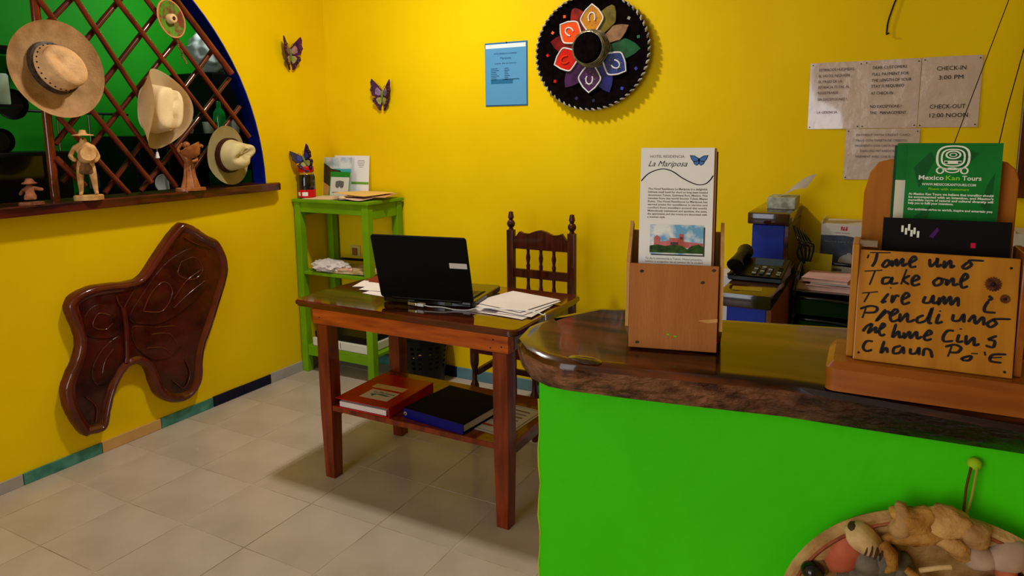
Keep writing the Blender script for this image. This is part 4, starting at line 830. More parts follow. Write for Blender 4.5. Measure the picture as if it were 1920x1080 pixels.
obj('pages', bx((-.14, -.13, .004), (.14, .135, .030), .001), WHITE, t)
t = tag(paper('certificate', 'framed-border printed certificate at the right of the low desk shelf', .20, .28, -1.275, 2.285, SZ, -.08, mat('ivory_paper', S(200, 190, 176), .5), .0006, 31), 'printed certificate sheet with a dark border at the right of the low desk shelf', 'certificate')
Mc = flatpt(SZ+.0022, -1.275, 2.285, -.08)
for a0 in (R4(-.09, -.13, .09, -.128), R4(-.09, .128, .09, .13), R4(-.09, -.13, -.088, .13), R4(.088, -.13, .09, .13)):
    obj('printed_border', prism(B(), a0, .0003, Mc), INKG, t, world=True)
for k, yy in enumerate((.09, .06, .03, 0, -.03)): obj('printed_line', prism(B(), R4(-.06, yy, .06, yy+.008), .0003, Mc), INKG if k % 2 else flat('brown_ink', S(120, 60, 40)), t, world=True)
obj('printed_line', prism(B(), R4(-.07, -.09, .0, -.075), .0003, Mc), flat('orange_ink', S(170, 70, 20)), t, world=True)
tag(obj('white_pen', tube(B(), [(-1.668, 2.30, SZ+.007), (-1.632, 2.285, SZ+.007)], .005, 10), WHITE2, sm=60), 'short white marker between the red and the navy binder', 'marker')
# waste basket
t = thing('waste_basket', 'black plastic waste basket with pierced sides on the floor against the back wall', 'basket', (-2.315, 3.205, 0))
b = B(); seg = 40; zs = [0, .012, .06, .11, .125, .14, .155, .17, .185, .20, .215, .23, .245, .275, .295]
rings = [[b.verts.new(((.108+.037*z/.29)*math.cos(2*PI*k/seg), (.108+.037*z/.29)*math.sin(2*PI*k/seg), z)) for k in range(seg)] for z in zs]
for i, (p, q) in enumerate(zip(rings, rings[1:])):
    for k in range(seg):
        if 3 <= i <= 11 and i % 2 == 1 and k % 5 in (0, 2): continue
        b.faces.new((p[k], p[(k+1) % seg], q[(k+1) % seg], q[k]))
b.faces.new(rings[0]); obj('pierced_wall', b, BLACK, t, sm=30)
obj('rim', tube(B(), [(.147*math.cos(a), .147*math.sin(a), .297) for a in [2*PI*k/40 for k in range(41)]], .006, 8, False), BLACK, t, sm=60)
obj('bin_liner', lathe(B(), [(.11, .20), (.138, .27), (.142, .30), (.150, .303), (.150, .28)], 32), BLACKM, t, sm=40)

# ================================================================ CHAIR
t = thing('wooden_chair', 'dark wooden chair with turned finials and slatted back behind the desk', 'chair', (-1.53, 2.96, 0))
def turned(prof, x, y, m=CHW, nm='leg', seg=16): obj(nm, lathe(B(), prof, seg, Matrix.Translation((x, y, 0))), m, t, world=True, sm=50)
def post(x, y):
    b = B(); box(b, (x-.019, y-.016, 0), (x+.019, y+.016, .945), .003)
    lathe(b, [(.001, .94), (.017, .942), (.013, .950), (.010, .955), (.019, .966), (.022, .977), (.018, .989), (.010, .996), (.012, 1.003), (.016, 1.009), (.012, 1.030), (.011, 1.038), (.001, 1.041)], 16, Matrix.Translation((x, y, 0)))
    obj('back_post', b, CHW, t, world=True, sm=40)
PX = (-1.698, -1.357); PY = 3.135
for x in PX: post(x, PY)
b = B()   # crest rail with scalloped top
cr = [(-1.680, .850), (-1.375, .850), (-1.375, .905), (-1.39, .915), (-1.41, .940), (-1.43, .932), (-1.46, .930), (-1.50, .946), (-1.5275, .952), (-1.555, .946), (-1.595, .930), (-1.625, .932), (-1.645, .940), (-1.665, .915), (-1.680, .905)]
prism(b, cr, .020, backwall(0, 0, PY+.010)); obj('crest_rail', b, CHW, t, world=True)
obj('back_rail', bx((-1.680, PY-.009, .700), (-1.375, PY+.009, .745), .002), CHW, t, world=True)
obj('back_rail', bx((-1.680, PY-.009, .500), (-1.375, PY+.009, .540), .002), CHW, t, world=True)
for x in (-1.60, -1.5275, -1.455):
    b = B()
    for z0, z1 in ((.54, .70), (.745, .85)):
        h = z1-z0; lathe(b, [(.001, z0), (.009, z0+.001), (.011, z0+.2*h), (.007, z0+.3*h), (.011, z0+.5*h), (.012, z0+.6*h), (.008, z0+.8*h), (.009, z1-.001), (.001, z1)], 12, Matrix.Translation((x, PY, 0)))
    obj('spindle', b, CHW, t, world=True, sm=50)
b = B(); prism(b, [(-1.735, 2.745), (-1.365, 2.745), (-1.345, 3.118), (-1.715, 3.118)], .022, Matrix.Translation((0, 0, .440)), bev=.005); obj('seat', b, CHW, t, world=True)
for x, xx in ((-1.718, -1.70), (-1.392, -1.36)):
    turned([(.001, 0), (.014, 0), (.018, .03), (.020, .08), (.020, .16), (.014, .185), (.021, .20), (.021, .225), (.013, .245), (.012, .30), (.020, .325), (.022, .35), (.022, .44), (.001, .44)], x, 2.785)
obj('stretcher', tube(B(), [(-1.70, 2.785, .20), (-1.41, 2.785, .20)], .012, 10), CHW, t, world=True, sm=50)
for zz in (.10, .27):
    for x, xx in ((-1.712, -1.70), (-1.392, -1.362)): obj('stretcher', bx((x-.009, 2.80, zz), (x+.009, 3.12, zz+.03), .002), CHW, t, world=True)
obj('stretcher', bx((-1.68, PY-.009, .17), (-1.375, PY+.009, .20), .002), CHW, t, world=True)
obj('stretcher', bx((-1.68, PY-.009, .33), (-1.375, PY+.009, .36), .002), CHW, t, world=True)
for yy in (2.77,): obj('seat_rail', bx((-1.70, yy, .39), (-1.40, yy+.02, .44), .002), CHW, t, world=True)
obj('seat_rail', bx((-1.68, PY-.01, .39), (-1.375, PY+.01, .44), .002), CHW, t, world=True)

# ================================================================ ON THE BACK WALL
# blue plastic folder
t = thing('blue_folder', 'light blue plastic folder with a printed sheet hanging on the yellow back wall', 'folder', (-1.838, BW, 1.58))
Mw = backwall(-1.967, 1.582) @ Matrix.Rotation(math.radians(0), 4, 'Z')
b = B(); prism(b, R4(0, 0, .258, .335), .004, Mw, bev=.001, z0=.0005); obj('back_cover', b, flat('deep_blue_plastic', S(50, 110, 160), .3), t, world=True)
b = B(); prism(b, R4(.006, .012, .250, .326), .001, Mw, z0=.0048); obj('paper_sheet', b, WHITE2, t, world=True)
b = B(); prism(b, R4(.003, .006, .254, .305), .0008, Mw, z0=.0062); obj('front_cover', b, flat('light_blue_plastic', S(88, 152, 200), .22, coat=.4), t, world=True)
BI = flat('blue_ink', S(44, 84, 130), .5)
for k, (y_, s_, w_, tx) in enumerate(((.272, .011, .14, 'HOTEL RESIDENCIA LA MARIPOSA'), (.247, .016, .065, 'Mariposa'), (.222, .010, .13, 'Lista de precios'))):
    text(tx, s_, Mw @ Matrix.Translation((.128-w_/2, y_, .0072)), BI, t, width=w_)
for k in range(7):
    for xx, wd_ in ((.038, .05), (.122, .032)):
        b = B(); prism(b, R4(xx, .196-.0095*k, xx+wd_*(.8+.2*math.sin(k*2)), .200-.0095*k), .0003, Mw, z0=.0072); obj('printed_line', b, BI, t, world=True)
b = B(); prism(b, R4(.038, .118, .172, .142), .0003, Mw, z0=.0072); obj('printed_band', b, flat('mid_blue_print', S(40, 104, 150), .5), t, world=True)
text('condiciones generales', .012, Mw @ Matrix.Translation((.11, .138, .0076)), flat('dark_blue_ink', S(20, 50, 90)), t, width=.10)
obj('hanging_nail', ball(B(), Mw @ Vector((.135, .332, .008)), .004, sub=1), INK, t, world=True)
# laminated notices
def notice(name, label, x0, z0, w_, h_, lines, dz=0, rot=0):
    M_ = backwall(x0, z0) @ Matrix.Translation((0, 0, dz)) @ Matrix.Rotation(rot, 4, 'Z')
    t = thing(name, label, 'sign', (x0+w_/2, BW, z0))
    b = sheet(B(), w_, h_, M_ @ Matrix.Translation((0, 0, .0008)), .0022, 10, 12, .0008, hash(label) % 97 if False else int(x0*1000) % 97); obj('laminated_sheet', b, LAMI, t, world=True, sm=60)
    for tx, x, y, s, ww, m in lines: text(tx, s, M_ @ Matrix.Translation((x, y, .0068)), m, t, width=ww, bold=0)
    b = B()
    for q in ((.008, .008), (w_-.010, .010), (.010, h_-.010), (w_-.010, h_-.012)): ball(b, M_ @ Vector((*q, .007)), .0028, sub=1)
    obj('tacks', b, INK, t, world=True)
    return t
FI = mat('uneven_dark_ink', S(70, 50, 46), .4, S(110, 80, 74), 50)
notice('laminated_notice', 'leftmost laminated notice in Spanish on the back wall', -.327, 1.444, .207, .282,
       [('ESTIMADOS HUESPEDES', .034, .246, .0155, .135, FI), ('EL HOTEL REQUIERE', .034, .221, .0155, .122, FI), ('EL PAGO DE LA', .034, .197, .0155, .092, FI), ('ESTANCIA TOTAL AL', .034, .173, .0155, .122, FI), ('REGISTRARSE', .034, .149, .0155, .080, FI), ('SIN EXCEPCIONES !', .034, .121, .0155, .115, FI), ('LA GERENCIA', .034, .066, .0155, .080, FI)], dz=.0)
notice('laminated_notice', 'middle laminated notice addressed to customers in English', -.120, 1.446, .210, .280,
       [('DEAR CUSTOMERS', .033, .244, .0165, .125, INK), ('FULL PAYMENT FOR', .033, .217, .0165, .133, INK), ('THE LENGTH OF YOUR', .033, .192, .0165, .145, INK), ('STAY IS REQUIRED', .033, .168, .0165, .120, INK), ('AT CHECK-IN', .033, .139, .0165, .082, INK), ('NO EXCEPTIONS !', .033, .084, .0165, .115, INK), ('THE   MANAGEMENT', .033, .058, .0165, .135, INK)], dz=.0003)
notice('laminated_notice', 'rightmost laminated notice with check-in and check-out times', .092, 1.447, .208, .280,
       [('CHECK-IN', .052, .226, .0235, .100, INK), ('3:00 PM', .060, .190, .0235, .084, INK), ('CHECK-OUT', .038, .075, .0235, .122, INK), ('12:00 NOON', .035, .040, .0235, .132, INK)], dz=.0006)
notice('laminated_notice', 'separate laminated card-payment notice below the row of three', -.173, 1.228, .277, .2145+.001,
       [('PAYMENT WITH CREDIT CARD', .040, .185, .013, .20, INKG), ('PAGO CON TARJETA DE CREDITO', .040, .162, .013, .19, INKG), ('PAGAMENTO CON CARTA DI CREDITO', .037, .140, .013, .20, INKG), ('ZAHLUNG MIT KREDITKARTE', .058, .118, .013, .16, INKG), ('PAIEMENT AVEC CARTE DE CREDIT', .042, .094, .013, .20, INKG)], dz=.0014)
# dangling hook cable and two cords
tag(obj('bent_wire', tube(B(), catmull([(-.005, 3.345, 2.10), (-.010, 3.345, 1.995), (-.025, 3.344, 1.94), (-.040, 3.343, 1.88), (-.043, 3.342, 1.832), (-.040, 3.335, 1.828), (-.034, 3.335, 1.832)], 5, False), .0032, 8), BLACK, sm=60), 'curved black wire hanging down the back wall above the notices', 'wire')
b = tube(B(), [(.470, 2.9, 2.47), (.172, 2.9, 1.30), (.13, 2.9, 1.118)], .0016, 6)
tag(obj('cord', b, flat('dark_red_cord', S(50, 10, 10), .5)), 'thin dark cord running slantwise across the check-in notice', 'cord')
# leftward cords are strung between the staff shelf and the ceiling
# framed dark cabinet at the right edge
t = thing('framed_panel', 'dark panel with red-brown wooden frame at the right edge of the back wall', 'frame', (.70, BW, 1.17))
FW = mat('red_brown_frame_wood', S(92, 40, 12), .35, S(60, 22, 8), 6, (9, 9, 1), coat=.4)
for lo_, hi_ in (((.438, BW-.03, 1.17), (.478, BW, 2.2)), ((.92, BW-.03, 1.17), (.96, BW, 2.2)), ((.478, BW-.03, 1.17), (.92, BW, 1.21)), ((.478, BW-.03, 2.16), (.92, BW, 2.2))):
    obj('frame_board', bx(lo_, hi_, .003), FW, t, world=True)
obj('dark_pane', bx((.478, BW-.012, 1.21), (.92, BW, 2.16)), flat('very_dark_brown', S(40, 10, 8), .3), t, world=True)

# ================================================================ SOMBRERO on the back wall
t = thing('charro_sombrero', 'big black embroidered sombrero with coloured petals and silver rope edge on the back wall', 'sombrero', (-1.335, BW-.004, 1.83))
SMt = Matrix.Translation((-1.335, BW-.006, 1.83)) @ Matrix(((1, 0, 0, 0), (0, 0, -1, 0), (0, 1, 0, 0), (0, 0, 0, 1)))
VEL = mat('black_velvet', (.0025, .0015, .002, 1), .95, (.005, .003, .003, 1), 30, spec=.02)
b = B(); lathe(b, [(.001, .002), (.20, .002), (.27, .012), (.296, .030), (.300, .040), (.292, .040), (.27, .022), (.20, .010), (.09, .012), (.001, .012)], 64, SMt, 1, .94); obj('brim', b, VEL, t, world=True, sm=50)
b = B(); n = 58
for k in range(n):
    a = 2*PI*k/n
    c0 = Vector((.298*math.cos(a), .28*math.sin(a), .040)); tg = Vector((-math.sin(a), math.cos(a), .0)); rd = Vector((math.cos(a), math.sin(a), 0))
    p = [SMt @ (c0-tg*.010-rd*.006), SMt @ (c0+Vector((0, 0, .006))), SMt @ (c0+tg*.010+rd*.006)]; tube(b, p, [.003, .0062, .003], 6)
o = obj('rope_edge', b, mat('silver_grey_rope', S(190, 184, 170), .4, S(120, 112, 100), 40), t, world=True, sm=60); 
crc = (.0, .018)
SM2 = SMt @ Matrix.Translation((crc[0], crc[1], 0))
b = B(); lathe(b, [(.084, .012), (.074, .082), (.071, .092), (.062, .098), (.03, .094), (.001, .093)], 40, SM2); obj('crown', b, VEL, t, world=True, sm=50)
SB = mat('silver_crown_band', S(150, 140, 110), .35, S(90, 84, 60), 40, bump=.6, bscale=60, metal=.5)
b = B(); lathe(b, [(.090, .012), (.094, .014), (.080, .082), (.075, .084), (.084, .02)], 40, SM2)
for q in range(4): rq = .0935-.0036*q; tube(b, [SM2 @ Vector((rq*math.cos(a), rq*math.sin(a), .020+.018*q+.004*math.sin(8*a+q))) for a in [2*PI*k/60 for k in range(61)]], .0038, 6, False)
obj('crown_band', b, SB, t, world=True, sm=50)
def petal(ang, r0, r1, w_, col, outline, shoe, z=.020, gl=.35):
    a = math.radians(ang); Mp = SM2 @ Matrix.Rotation(a-PI/2, 4, 'Z')
    mid = r0+(r1-r0)*.5
    P = [tuple(v) for v in catmull([(-.022, r0), (-w_*.46, r0+(mid-r0)*.6), (-w_*.54, mid), (-w_*.30, r0+(r1-r0)*.80)], 4, False)]+[(0, r1)]
    P = P+[(-x, y) for x, y in reversed(P[:-1])]
    m = mat('petal_'+col[0], col[1], gl, col[2] if len(col) > 2 else None, 24, coat=.3)
    b = B(); prism(b, P, .004, Mp, bev=.001, z0=z); pe = obj('petal', b, m, t, world=True)
    if outline:
        b = B(); tube(b, [Mp @ Vector((x, y, z+.004)) for x, y in P], .0042, 6); obj('petal_outline', b, WHITE2, pe, world=True, sm=60)
    if shoe:
        c = r0+(r1-r0)*.5; s = .021
        b = B(); tube(b, [Mp @ Vector((s*.85*math.cos(q), c+s*1.15*math.sin(q), z+.007)) for q in [math.radians(-235+10*k)*-1 if False else math.radians(-40+13*k) for k in range(21)]], .0040, 6)
        obj('horseshoe', b, WHITE2 if shoe == 1 else flat('orange_red_shoe', S(224, 60, 24)), pe, world=True, sm=60)
        if shoe == 1:
            b = B()
            for k in range(8):
                q = 2*PI*k/8; ball(b, Mp @ Vector((.027*math.cos(q), c+.034*math.sin(q)-.002, z+.005)), .0028, sub=1)
            obj('sequins', b, mat('silver_sequins', S(190, 190, 210), .2, metal=.6), pe, world=True)
for ang, col in ((117, ('dark_red', S(150, 22, 16), S(90, 10, 8))), (168, ('crimson', S(120, 8, 14), S(80, 4, 8))), (231, ('dark_purple', S(44, 10, 52), S(70, 30, 84))), (293, ('navy', S(10, 14, 84), S(24, 30, 120))), (357, ('green', S(8, 90, 52), S(4, 60, 36))), (62, ('olive', S(120, 104, 26), S(80, 66, 16)))):
    petal(ang, .095, .236 if ang != 357 else .25, .088, col, False, 0, .0155)
for ang, col, sh in ((90, ('amber', S(206, 140, 24), S(180, 110, 20)), 1), (143, ('orange', S(232, 74, 12)), 1), (198, ('red', S(214, 26, 14), S(180, 12, 10)), 2), (266, ('violet', S(78, 30, 84), S(50, 20, 70)), 1), (327, ('royal_blue', S(24, 40, 110), S(40, 60, 130)), 1), (28, ('tan', S(150, 112, 80), S(110, 80, 56)), 0)):
    petal(ang, .084, .214, .108 if sh else .07, col, sh > 0, sh, .023)
for k, (ang, c) in enumerate(((128, S(220, 90, 30)), (152, S(220, 100, 40)), (180, S(200, 30, 40)), (214, S(210, 30, 24)), (250, S(50, 44, 84)), (272, S(40, 40, 70)), (310, S(60, 70, 190)), (338, S(50, 60, 170)), (15, S(40, 110, 80)), (40, S(150, 150, 130)))):
    a = math.radians(ang); c0 = SMt @ Vector((.245*math.cos(a), .235*math.sin(a), .019)); b = B(); box(b, (-.007, -.007, 0), (.007, .007, .003), M=SMt @ Matrix.Translation((.245*math.cos(a), .235*math.sin(a), .0185)) @ Matrix.Rotation(k, 4, 'Z'))
    obj('square_sequin', b, flat('sequin_%s' % 'abcdefghij'[k], c, .3), t, world=True)
# ================================================================ RECEPTION COUNTER
t = thing('reception_counter', 'reception counter with lime green painted front and thick dark live-edge wooden top', 'counter', (.2, 1.07, 0))
# masonry body
bp = [(-.4425, .901), (-.30, .910), (.0, .933), (.4, .962), (1.2, 1.02), (1.2, 1.20), (-.40, 1.165), (-.437, 1.13)]
b = B(); prism(b, bp, 1.084, Matrix()); obj('painted_body', b, LIME, t, world=True)
b = B(); pr = []
for k in range(40):
    z = 1.05*k/39; pr.append((-.4432+.0012*math.sin(k*1.7)+.0008*math.sin(k*4.1), .9015, z))
tube(b, pr, [.0008+.0012*abs(math.sin(k*2.3)) for k in range(40)], 6); obj('chipped_edge', b, LIMED, t, world=True)
topo = [(-.463, .893), (-.42, .866), (-.385, .858), (-.30, .872), (-.211, .888), (-.10, .910), (.0, .905), (.146, .893), (.4, .885), (1.2, .88), (1.2, 1.24), (.6, 1.235), (.2, 1.232), (-.035, 1.228), (-.238, 1.185), (-.40, 1.186), (-.46, 1.160), (-.495, 1.09), (-.512, 1.0), (-.498, .935)]
bot = [(-.450, .894), (-.416, .876), (-.385, .874), (-.30, .884), (-.211, .897), (-.10, .916), (.0, .920), (.146, .928), (.4, .940), (1.2, .98), (1.2, 1.22), (.6, 1.22), (.2, 1.21), (-.035, 1.2), (-.238, 1.17), (-.40, 1.17), (-.452, 1.14), (-.488, 1.075), (-.504, 1.0), (-.488, .935)]
def dens(P, k=5):
    out = []
    for i in range(len(P)):
        a, c = Vector(P[i]), Vector(P[(i+1) % len(P)]); L_ = (c-a).length; m_ = max(1, int(L_/.02))
        for j in range(m_): out.append((i+j/m_))
    return out
idx = dens(topo)
def at(P, q): i = int(q); f_ = q-i; a, c = Vector(P[i]), Vector(P[(i+1) % len(P)]); return a.lerp(c, f_)
rnd = random.Random(3)
b = B(); rings = []; n = len(idx)
for lv, (s, z) in enumerate(((0, 1.130), (0, 1.130), (.0, 1.127), (0, 1.120), (.15, 1.108), (.55, 1.094), (1.0, 1.0825))):
    ring = []
    for q in idx:
        p = at(topo, q).lerp(at(bot, q), s)
        ctr = Vector((.2, 1.06)); inn = (ctr-p).normalized()
        if lv <= 2: e_ = (.022, .010, .003)[lv]; p = p+Vector((0, 1 if p.y < 1.05 else -1))*e_+Vector((e_*.8 if p.x < -.45 else 0, 0))
        if 4 <= lv <= 5: p = p+Vector((0, rnd.uniform(-.003, .003)))
        ring.append(b.verts.new((p.x, p.y, z+(rnd.uniform(-.002, .002) if 4 <= lv <= 5 else 0))))
    rings.append(ring)
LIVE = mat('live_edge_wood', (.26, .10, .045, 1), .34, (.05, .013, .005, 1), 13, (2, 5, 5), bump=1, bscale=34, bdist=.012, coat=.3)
nt = LIVE.node_tree; N = nt.nodes   # the bark colour darkens along the plank: brown at the rounded end, near black further on
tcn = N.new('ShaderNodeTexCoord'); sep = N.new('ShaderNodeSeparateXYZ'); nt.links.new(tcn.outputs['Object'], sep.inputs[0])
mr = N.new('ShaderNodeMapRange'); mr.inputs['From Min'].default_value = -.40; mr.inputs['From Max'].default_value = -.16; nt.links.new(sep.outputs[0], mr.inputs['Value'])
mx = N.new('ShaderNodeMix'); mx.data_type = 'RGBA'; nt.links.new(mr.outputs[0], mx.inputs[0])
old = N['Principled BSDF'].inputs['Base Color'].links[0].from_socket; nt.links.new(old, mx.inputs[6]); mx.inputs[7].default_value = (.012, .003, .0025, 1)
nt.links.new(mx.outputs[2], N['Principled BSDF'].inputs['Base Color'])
TOPC = mat('glossy_counter_wood', (.15, .036, .007, 1), .2, (.012, .003, .002, 1), 3.0, (1, 8, 8), coat=.35, lo=.33, hi=.55, bump=.08, bscale=4)
BRK = BARK
me_faces = []
for li, (p, q) in enumerate(zip(rings, rings[1:])):
    for i in range(n): f_ = b.faces.new((p[i], q[i], q[(i+1) % n], p[(i+1) % n])); f_.material_index = 0 if li < 3 else 1
ft = b.faces.new(rings[0]); fb = b.faces.new(list(reversed(rings[-1]))); bmesh.ops.triangulate(b, faces=[ft, fb])
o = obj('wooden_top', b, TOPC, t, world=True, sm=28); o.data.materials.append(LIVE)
b = B(); lathe(b, [(.001, .0025), (.6, .0025), (1, .0005), (1, -.001)], 24, Matrix.Translation((-.360, .880, 1.1300)) @ Matrix.Rotation(-.15, 4, 'Z'), .026, .0135); obj('wood_knot', b, flat('dark_wood_knot', S(44, 24, 14), .15, coat=.6), t, world=True, sm=50)
CZ = 1.1305
# ---- brochure box with hotel brochures
t = thing('plywood_brochure_holder', 'pale brown plywood brochure holder with raised side boards on the counter', 'holder', (-.268, .998, CZ))
t.rotation_euler = (0, 0, math.radians(13))
ln = math.radians(-5)
Mh = Matrix.Rotation(ln, 4, 'X')
obj('front_board', bx((-.063, -.030, 0), (.062, -.024, .124), .0012, M=Mh), PINE, t)
obj('back_board', bx((-.066, .030, 0), (.066, .035, .170), .0012, M=Mh), PINEL, t)
for sg in (-1, 1):
    b = B(); Mx = Mh @ Matrix(((0, 0, 1, sg*.0665-(.0025)), (1, 0, 0, 0), (0, 1, 0, 0), (0, 0, 0, 1)))
    prism(b, [(-.024, .030), (.036, .0), (.036, .178), (.022, .184), (.010, .165), (-.024, .124)], .005, Mx); obj('side_board', b, PINEL, t)
obj('holder_floor', bx((-.062, -.024, .001), (.062, .030, .007), M=Mh), PINE, t)
b = B()
for p in ((-.046, -.0302, .113), (.055, -.0302, .118), (-.050, -.0302, .008), (.04, -.0302, .10)): ball(b, Mh @ Vector(p), .0025, (1.4, .2, 1), sub=1)
obj('knots', b, CARVD, t)
b = B()
for p in ((-.006, -.0302, .022), (.004, -.0302, .020)): ball(b, Mh @ Vector(p), .0022, (1.2, .2, .7), sub=1)
obj('green_paint_marks', b, flat('lime_paint_mark', S(90, 200, 30)), t)
b = B(); prism(b, [(.035, .045), (.048, .042), (.062, .044), (.062, .049), (.045, .047)], .0006, Mh @ frame((0, -.0301, 0), (1, 0, 0), (0, 0, 1))); obj('split_mark', b, PINEL, t)
def brochure(name, label, x, y, z, w_, h_, lean, m, grp=None, rz=0, th=.0012):
    hx, hy = -.268, .998; ca, sa = math.cos(math.radians(13)), math.sin(math.radians(13)); x, y = hx+x*ca-y*sa, hy+x*sa+y*ca; rz = math.radians(13)
    t = thing(name, label, 'brochure', (x, y, z), rot=(lean, 0, rz), group=grp)
    obj('cover', bx((-w_/2, 0, 0), (w_/2, th, h_)), m, t)
    return t, frame((-w_/2, 0, 0), (1, 0, 0), (0, 0, 1))
BW_, BH_ = .1045, .285
HZ = CZ+.009
t, Mf = brochure('hotel_brochure', 'white hotel brochure with blue butterfly and wavy line, frontmost in the plywood holder', -.001, -.009, HZ, BW_, BH_, ln-.02, flat('white_gloss_paper', S(236, 236, 240), .35), 'brochures in the plywood holder', rz=math.radians(-1.5), th=.003)
T = lambda tx, x, y, s, w_, m=INK, **k: text(tx, s, Mf @ Matrix.Translation((x, y, .0002)), m, t, width=w_, z=0, ext=.00005, **k)
def U(px, py): return (px-.0, py)
# layout in face coordinates (x 0..BW_, y 0..BH_)
top = BH_
def textl(tx, x, y, s, w_, m=INK, **k):
    o = text(tx, s, Mf @ Matrix.Translation((x, y, .0002)), m, None, width=w_, z=0, ext=.00005, **k); o.parent = t; return o
textl('HOTEL RESIDENCIA', .013, top-.0145, .0055, .049, INKG)
textl('La Mariposa', .010, top-.0270, .0115, .056, INK, shear=.45)
wav = [(x*BW_, top-.036-.0145*math.sin((x-.55)*2*PI*.78)*-1*(1 if x < .93 else 1)) for x in [i/40 for i in range(41)]]
wav = [tuple(v) for v in catmull([(.001, top-.049), (.012, top-.0375), (.030, top-.031), (.045, top-.034), (.062, top-.045), (.080, top-.053), (.092, top-.0525), (.099, top-.047), (.1035, top-.040)], 6, False)]
b = B(); ribbon(b, wav, .0016, Mf, z=.0004); obj('wavy_line', b, INK, t)
# blue butterfly print
bc = (.083, top-.0175)
for sg in (-1, 1):
    up = [(0, .002), (sg*.006, .006), (sg*.013, .0068), (sg*.011, .001), (sg*.008, -.003), (0, -.002)]
    lo_ = [(0, -.001), (sg*.008, -.003), (sg*.007, -.006), (sg*.003, -.0085), (0, -.006)]
    b = B(); prism(b, [(bc[0]+x, bc[1]+y) for x, y in up], .0002, Mf, z0=.0002); prism(b, [(bc[0]+x, bc[1]+y) for x, y in lo_], .0002, Mf, z0=.0002); obj('printed_wing', b, INK, t)
    b = B()
    for P in (up, lo_):
        cxm = sum(p[0] for p in P)/len(P); cym = sum(p[1] for p in P)/len(P)
        prism(b, [(bc[0]+cxm+(x-cxm)*.78, bc[1]+cym+(y-cym)*.78) for x, y in P], .0002, Mf, z0=.0005)
    obj('printed_wing', b, flat('butterfly_blue', S(72, 120, 196), .4), t)
lines = ['The Hotel Residence La Mariposa is a delightful,', 'intimate small hotel for short or long stays located', 'downtown Tulum, Quintana Roo, Mexico. Five', 'minutes from the world known Tulum Mayan', 'Ruins, The Hotel Residence La Mariposa has', 'earned praise for excellence in service and', 'comfort from travellers around the world.', 'Meticulously maintained and spotless, the suite,', 'the apartments and the rooms are decorated with', 'a mexican style.']
for k, l_ in enumerate(lines):
    o = textl(l_, .0115, top-.0615-.0046*k, .0040, .085 if k < 9 else .026, INKG, bold=.00008); o.name = 'printed_line'
py0, py1 = top-.156, top-.1125
onf = lambda nm, pts, m, z: obj(nm, prism(B(), pts, .0002, Mf, z0=z), m, t)
onf('picture_shadow', R4(.018, py0-.002, .0945, py1-.003), flat('soft_grey_print', S(70, 70, 72), .6), .0002)
onf('printed_sky', R4(.016, py0, .0925, py1), mat('brochure_sky_print', S(110, 170, 216), .4, S(230, 235, 240), 45, lo=.42, hi=.58), .0005)
onf('printed_house', [(.022, py0+.010), (.022, py0+.024), (.026, py0+.028), (.031, py0+.024), (.031, py0+.018), (.044, py0+.020), (.044, py0+.024), (.058, py0+.024), (.058, py0+.030), (.065, py0+.030), (.065, py0+.019), (.092, py0+.017), (.092, py0+.010)], mat('pink_house_print', S(206, 120, 130), .5, S(170, 90, 80), 60), .0008)
onf('printed_windows', R4(.046, py0+.014, .057, py0+.018), flat('dark_window_print', S(90, 60, 70)), .0011)
onf('printed_windows', R4(.0595, py0+.022, .0635, py0+.026), flat('dark_window_print', S(90, 60, 70)), .0011)
onf('printed_hedge', [(.016, py0+.002), (.0925, py0+.002), (.0925, py0+.012), (.086, py0+.0155), (.076, py0+.013), (.070, py0+.008), (.062, py0+.013), (.050, py0+.014), (.038, py0+.012), (.028, py0+.014), (.016, py0+.012)], mat('hedge_print', S(30, 60, 24), .5, S(60, 96, 40), 120), .0011)
for k, l_ in enumerate(('Te da la bienvenida a Tulum. Hotel pequeno,', 'intimo y acogedor en el centro de la ciudad')):
    textl(l_, .010, top-.1640-.0046*k, .0040, .082, INKG)
brochure('hotel_brochure', 'second hotel brochure with brown edge showing behind the front one', -.0005+.003, -.004, HZ, BW_, BH_-.001, ln-.02, flat('tan_edge_paper', S(190, 140, 116), .4), 'brochures in the plywood holder', rz=math.radians(-1.5), th=.003)
brochure('hotel_brochure', 'black-edged brochure at the back of the plywood holder', -.0005+.005, .002, HZ, BW_, BH_-.006, ln-.02, mat('black_green_cover', (.008, .010, .008, 1), .3, (.05, .06, .03, 1), 25), 'brochures in the plywood holder', rz=math.radians(-1.5), th=.004)

# ---- wooden "take one" holder
t = thing('oak_brochure_holder', 'golden wooden brochure holder with hand-painted take-one text in six languages', 'holder', (.055, .97, CZ))
tz = math.radians(1.0)
t.rotation_euler = (0, 0, tz)
b = B(); pb = rrect(-.110, -.062, .20, .055, .012); prism(b, pb, .036, Matrix.Translation((0, 0, .0)), bev=.008); obj('base', b, OAKD, t, sm=40)
PL = Matrix.Translation((-.081, -.040, .0365)) @ Matrix.Rotation(math.radians(-7), 4, 'X')
pw, ph = .1625, .136
obj('front_plate', bx((0, 0, 0), (pw, .008, ph), .0015, M=PL), OAK, t)
Mp = PL @ frame((0, 0, 0), (1, 0, 0), (0, 0, 1))
b = B()
for s_ in HAND:
    P = [(u*pw, v*ph) for u, v in s_]
    P = [tuple(v) for v in catmull(P, 5, False)] if len(P) > 2 else P
    ribbon(b, P, .0031, Mp, z=.0006)
obj('painted_lettering', b, INK, t)
b = B()
for u, v, r in ((.850, .776, .0088), (.925, .660, .0054)):
    P = []
    for k in range(36): a = 2*PI*k/36; rr_ = r*(1 if k % 2 else .82); P.append((u*pw+rr_*math.cos(a), v*ph+rr_*math.sin(a)))
    prism(b, P, .0003, Mp, z0=.0004)
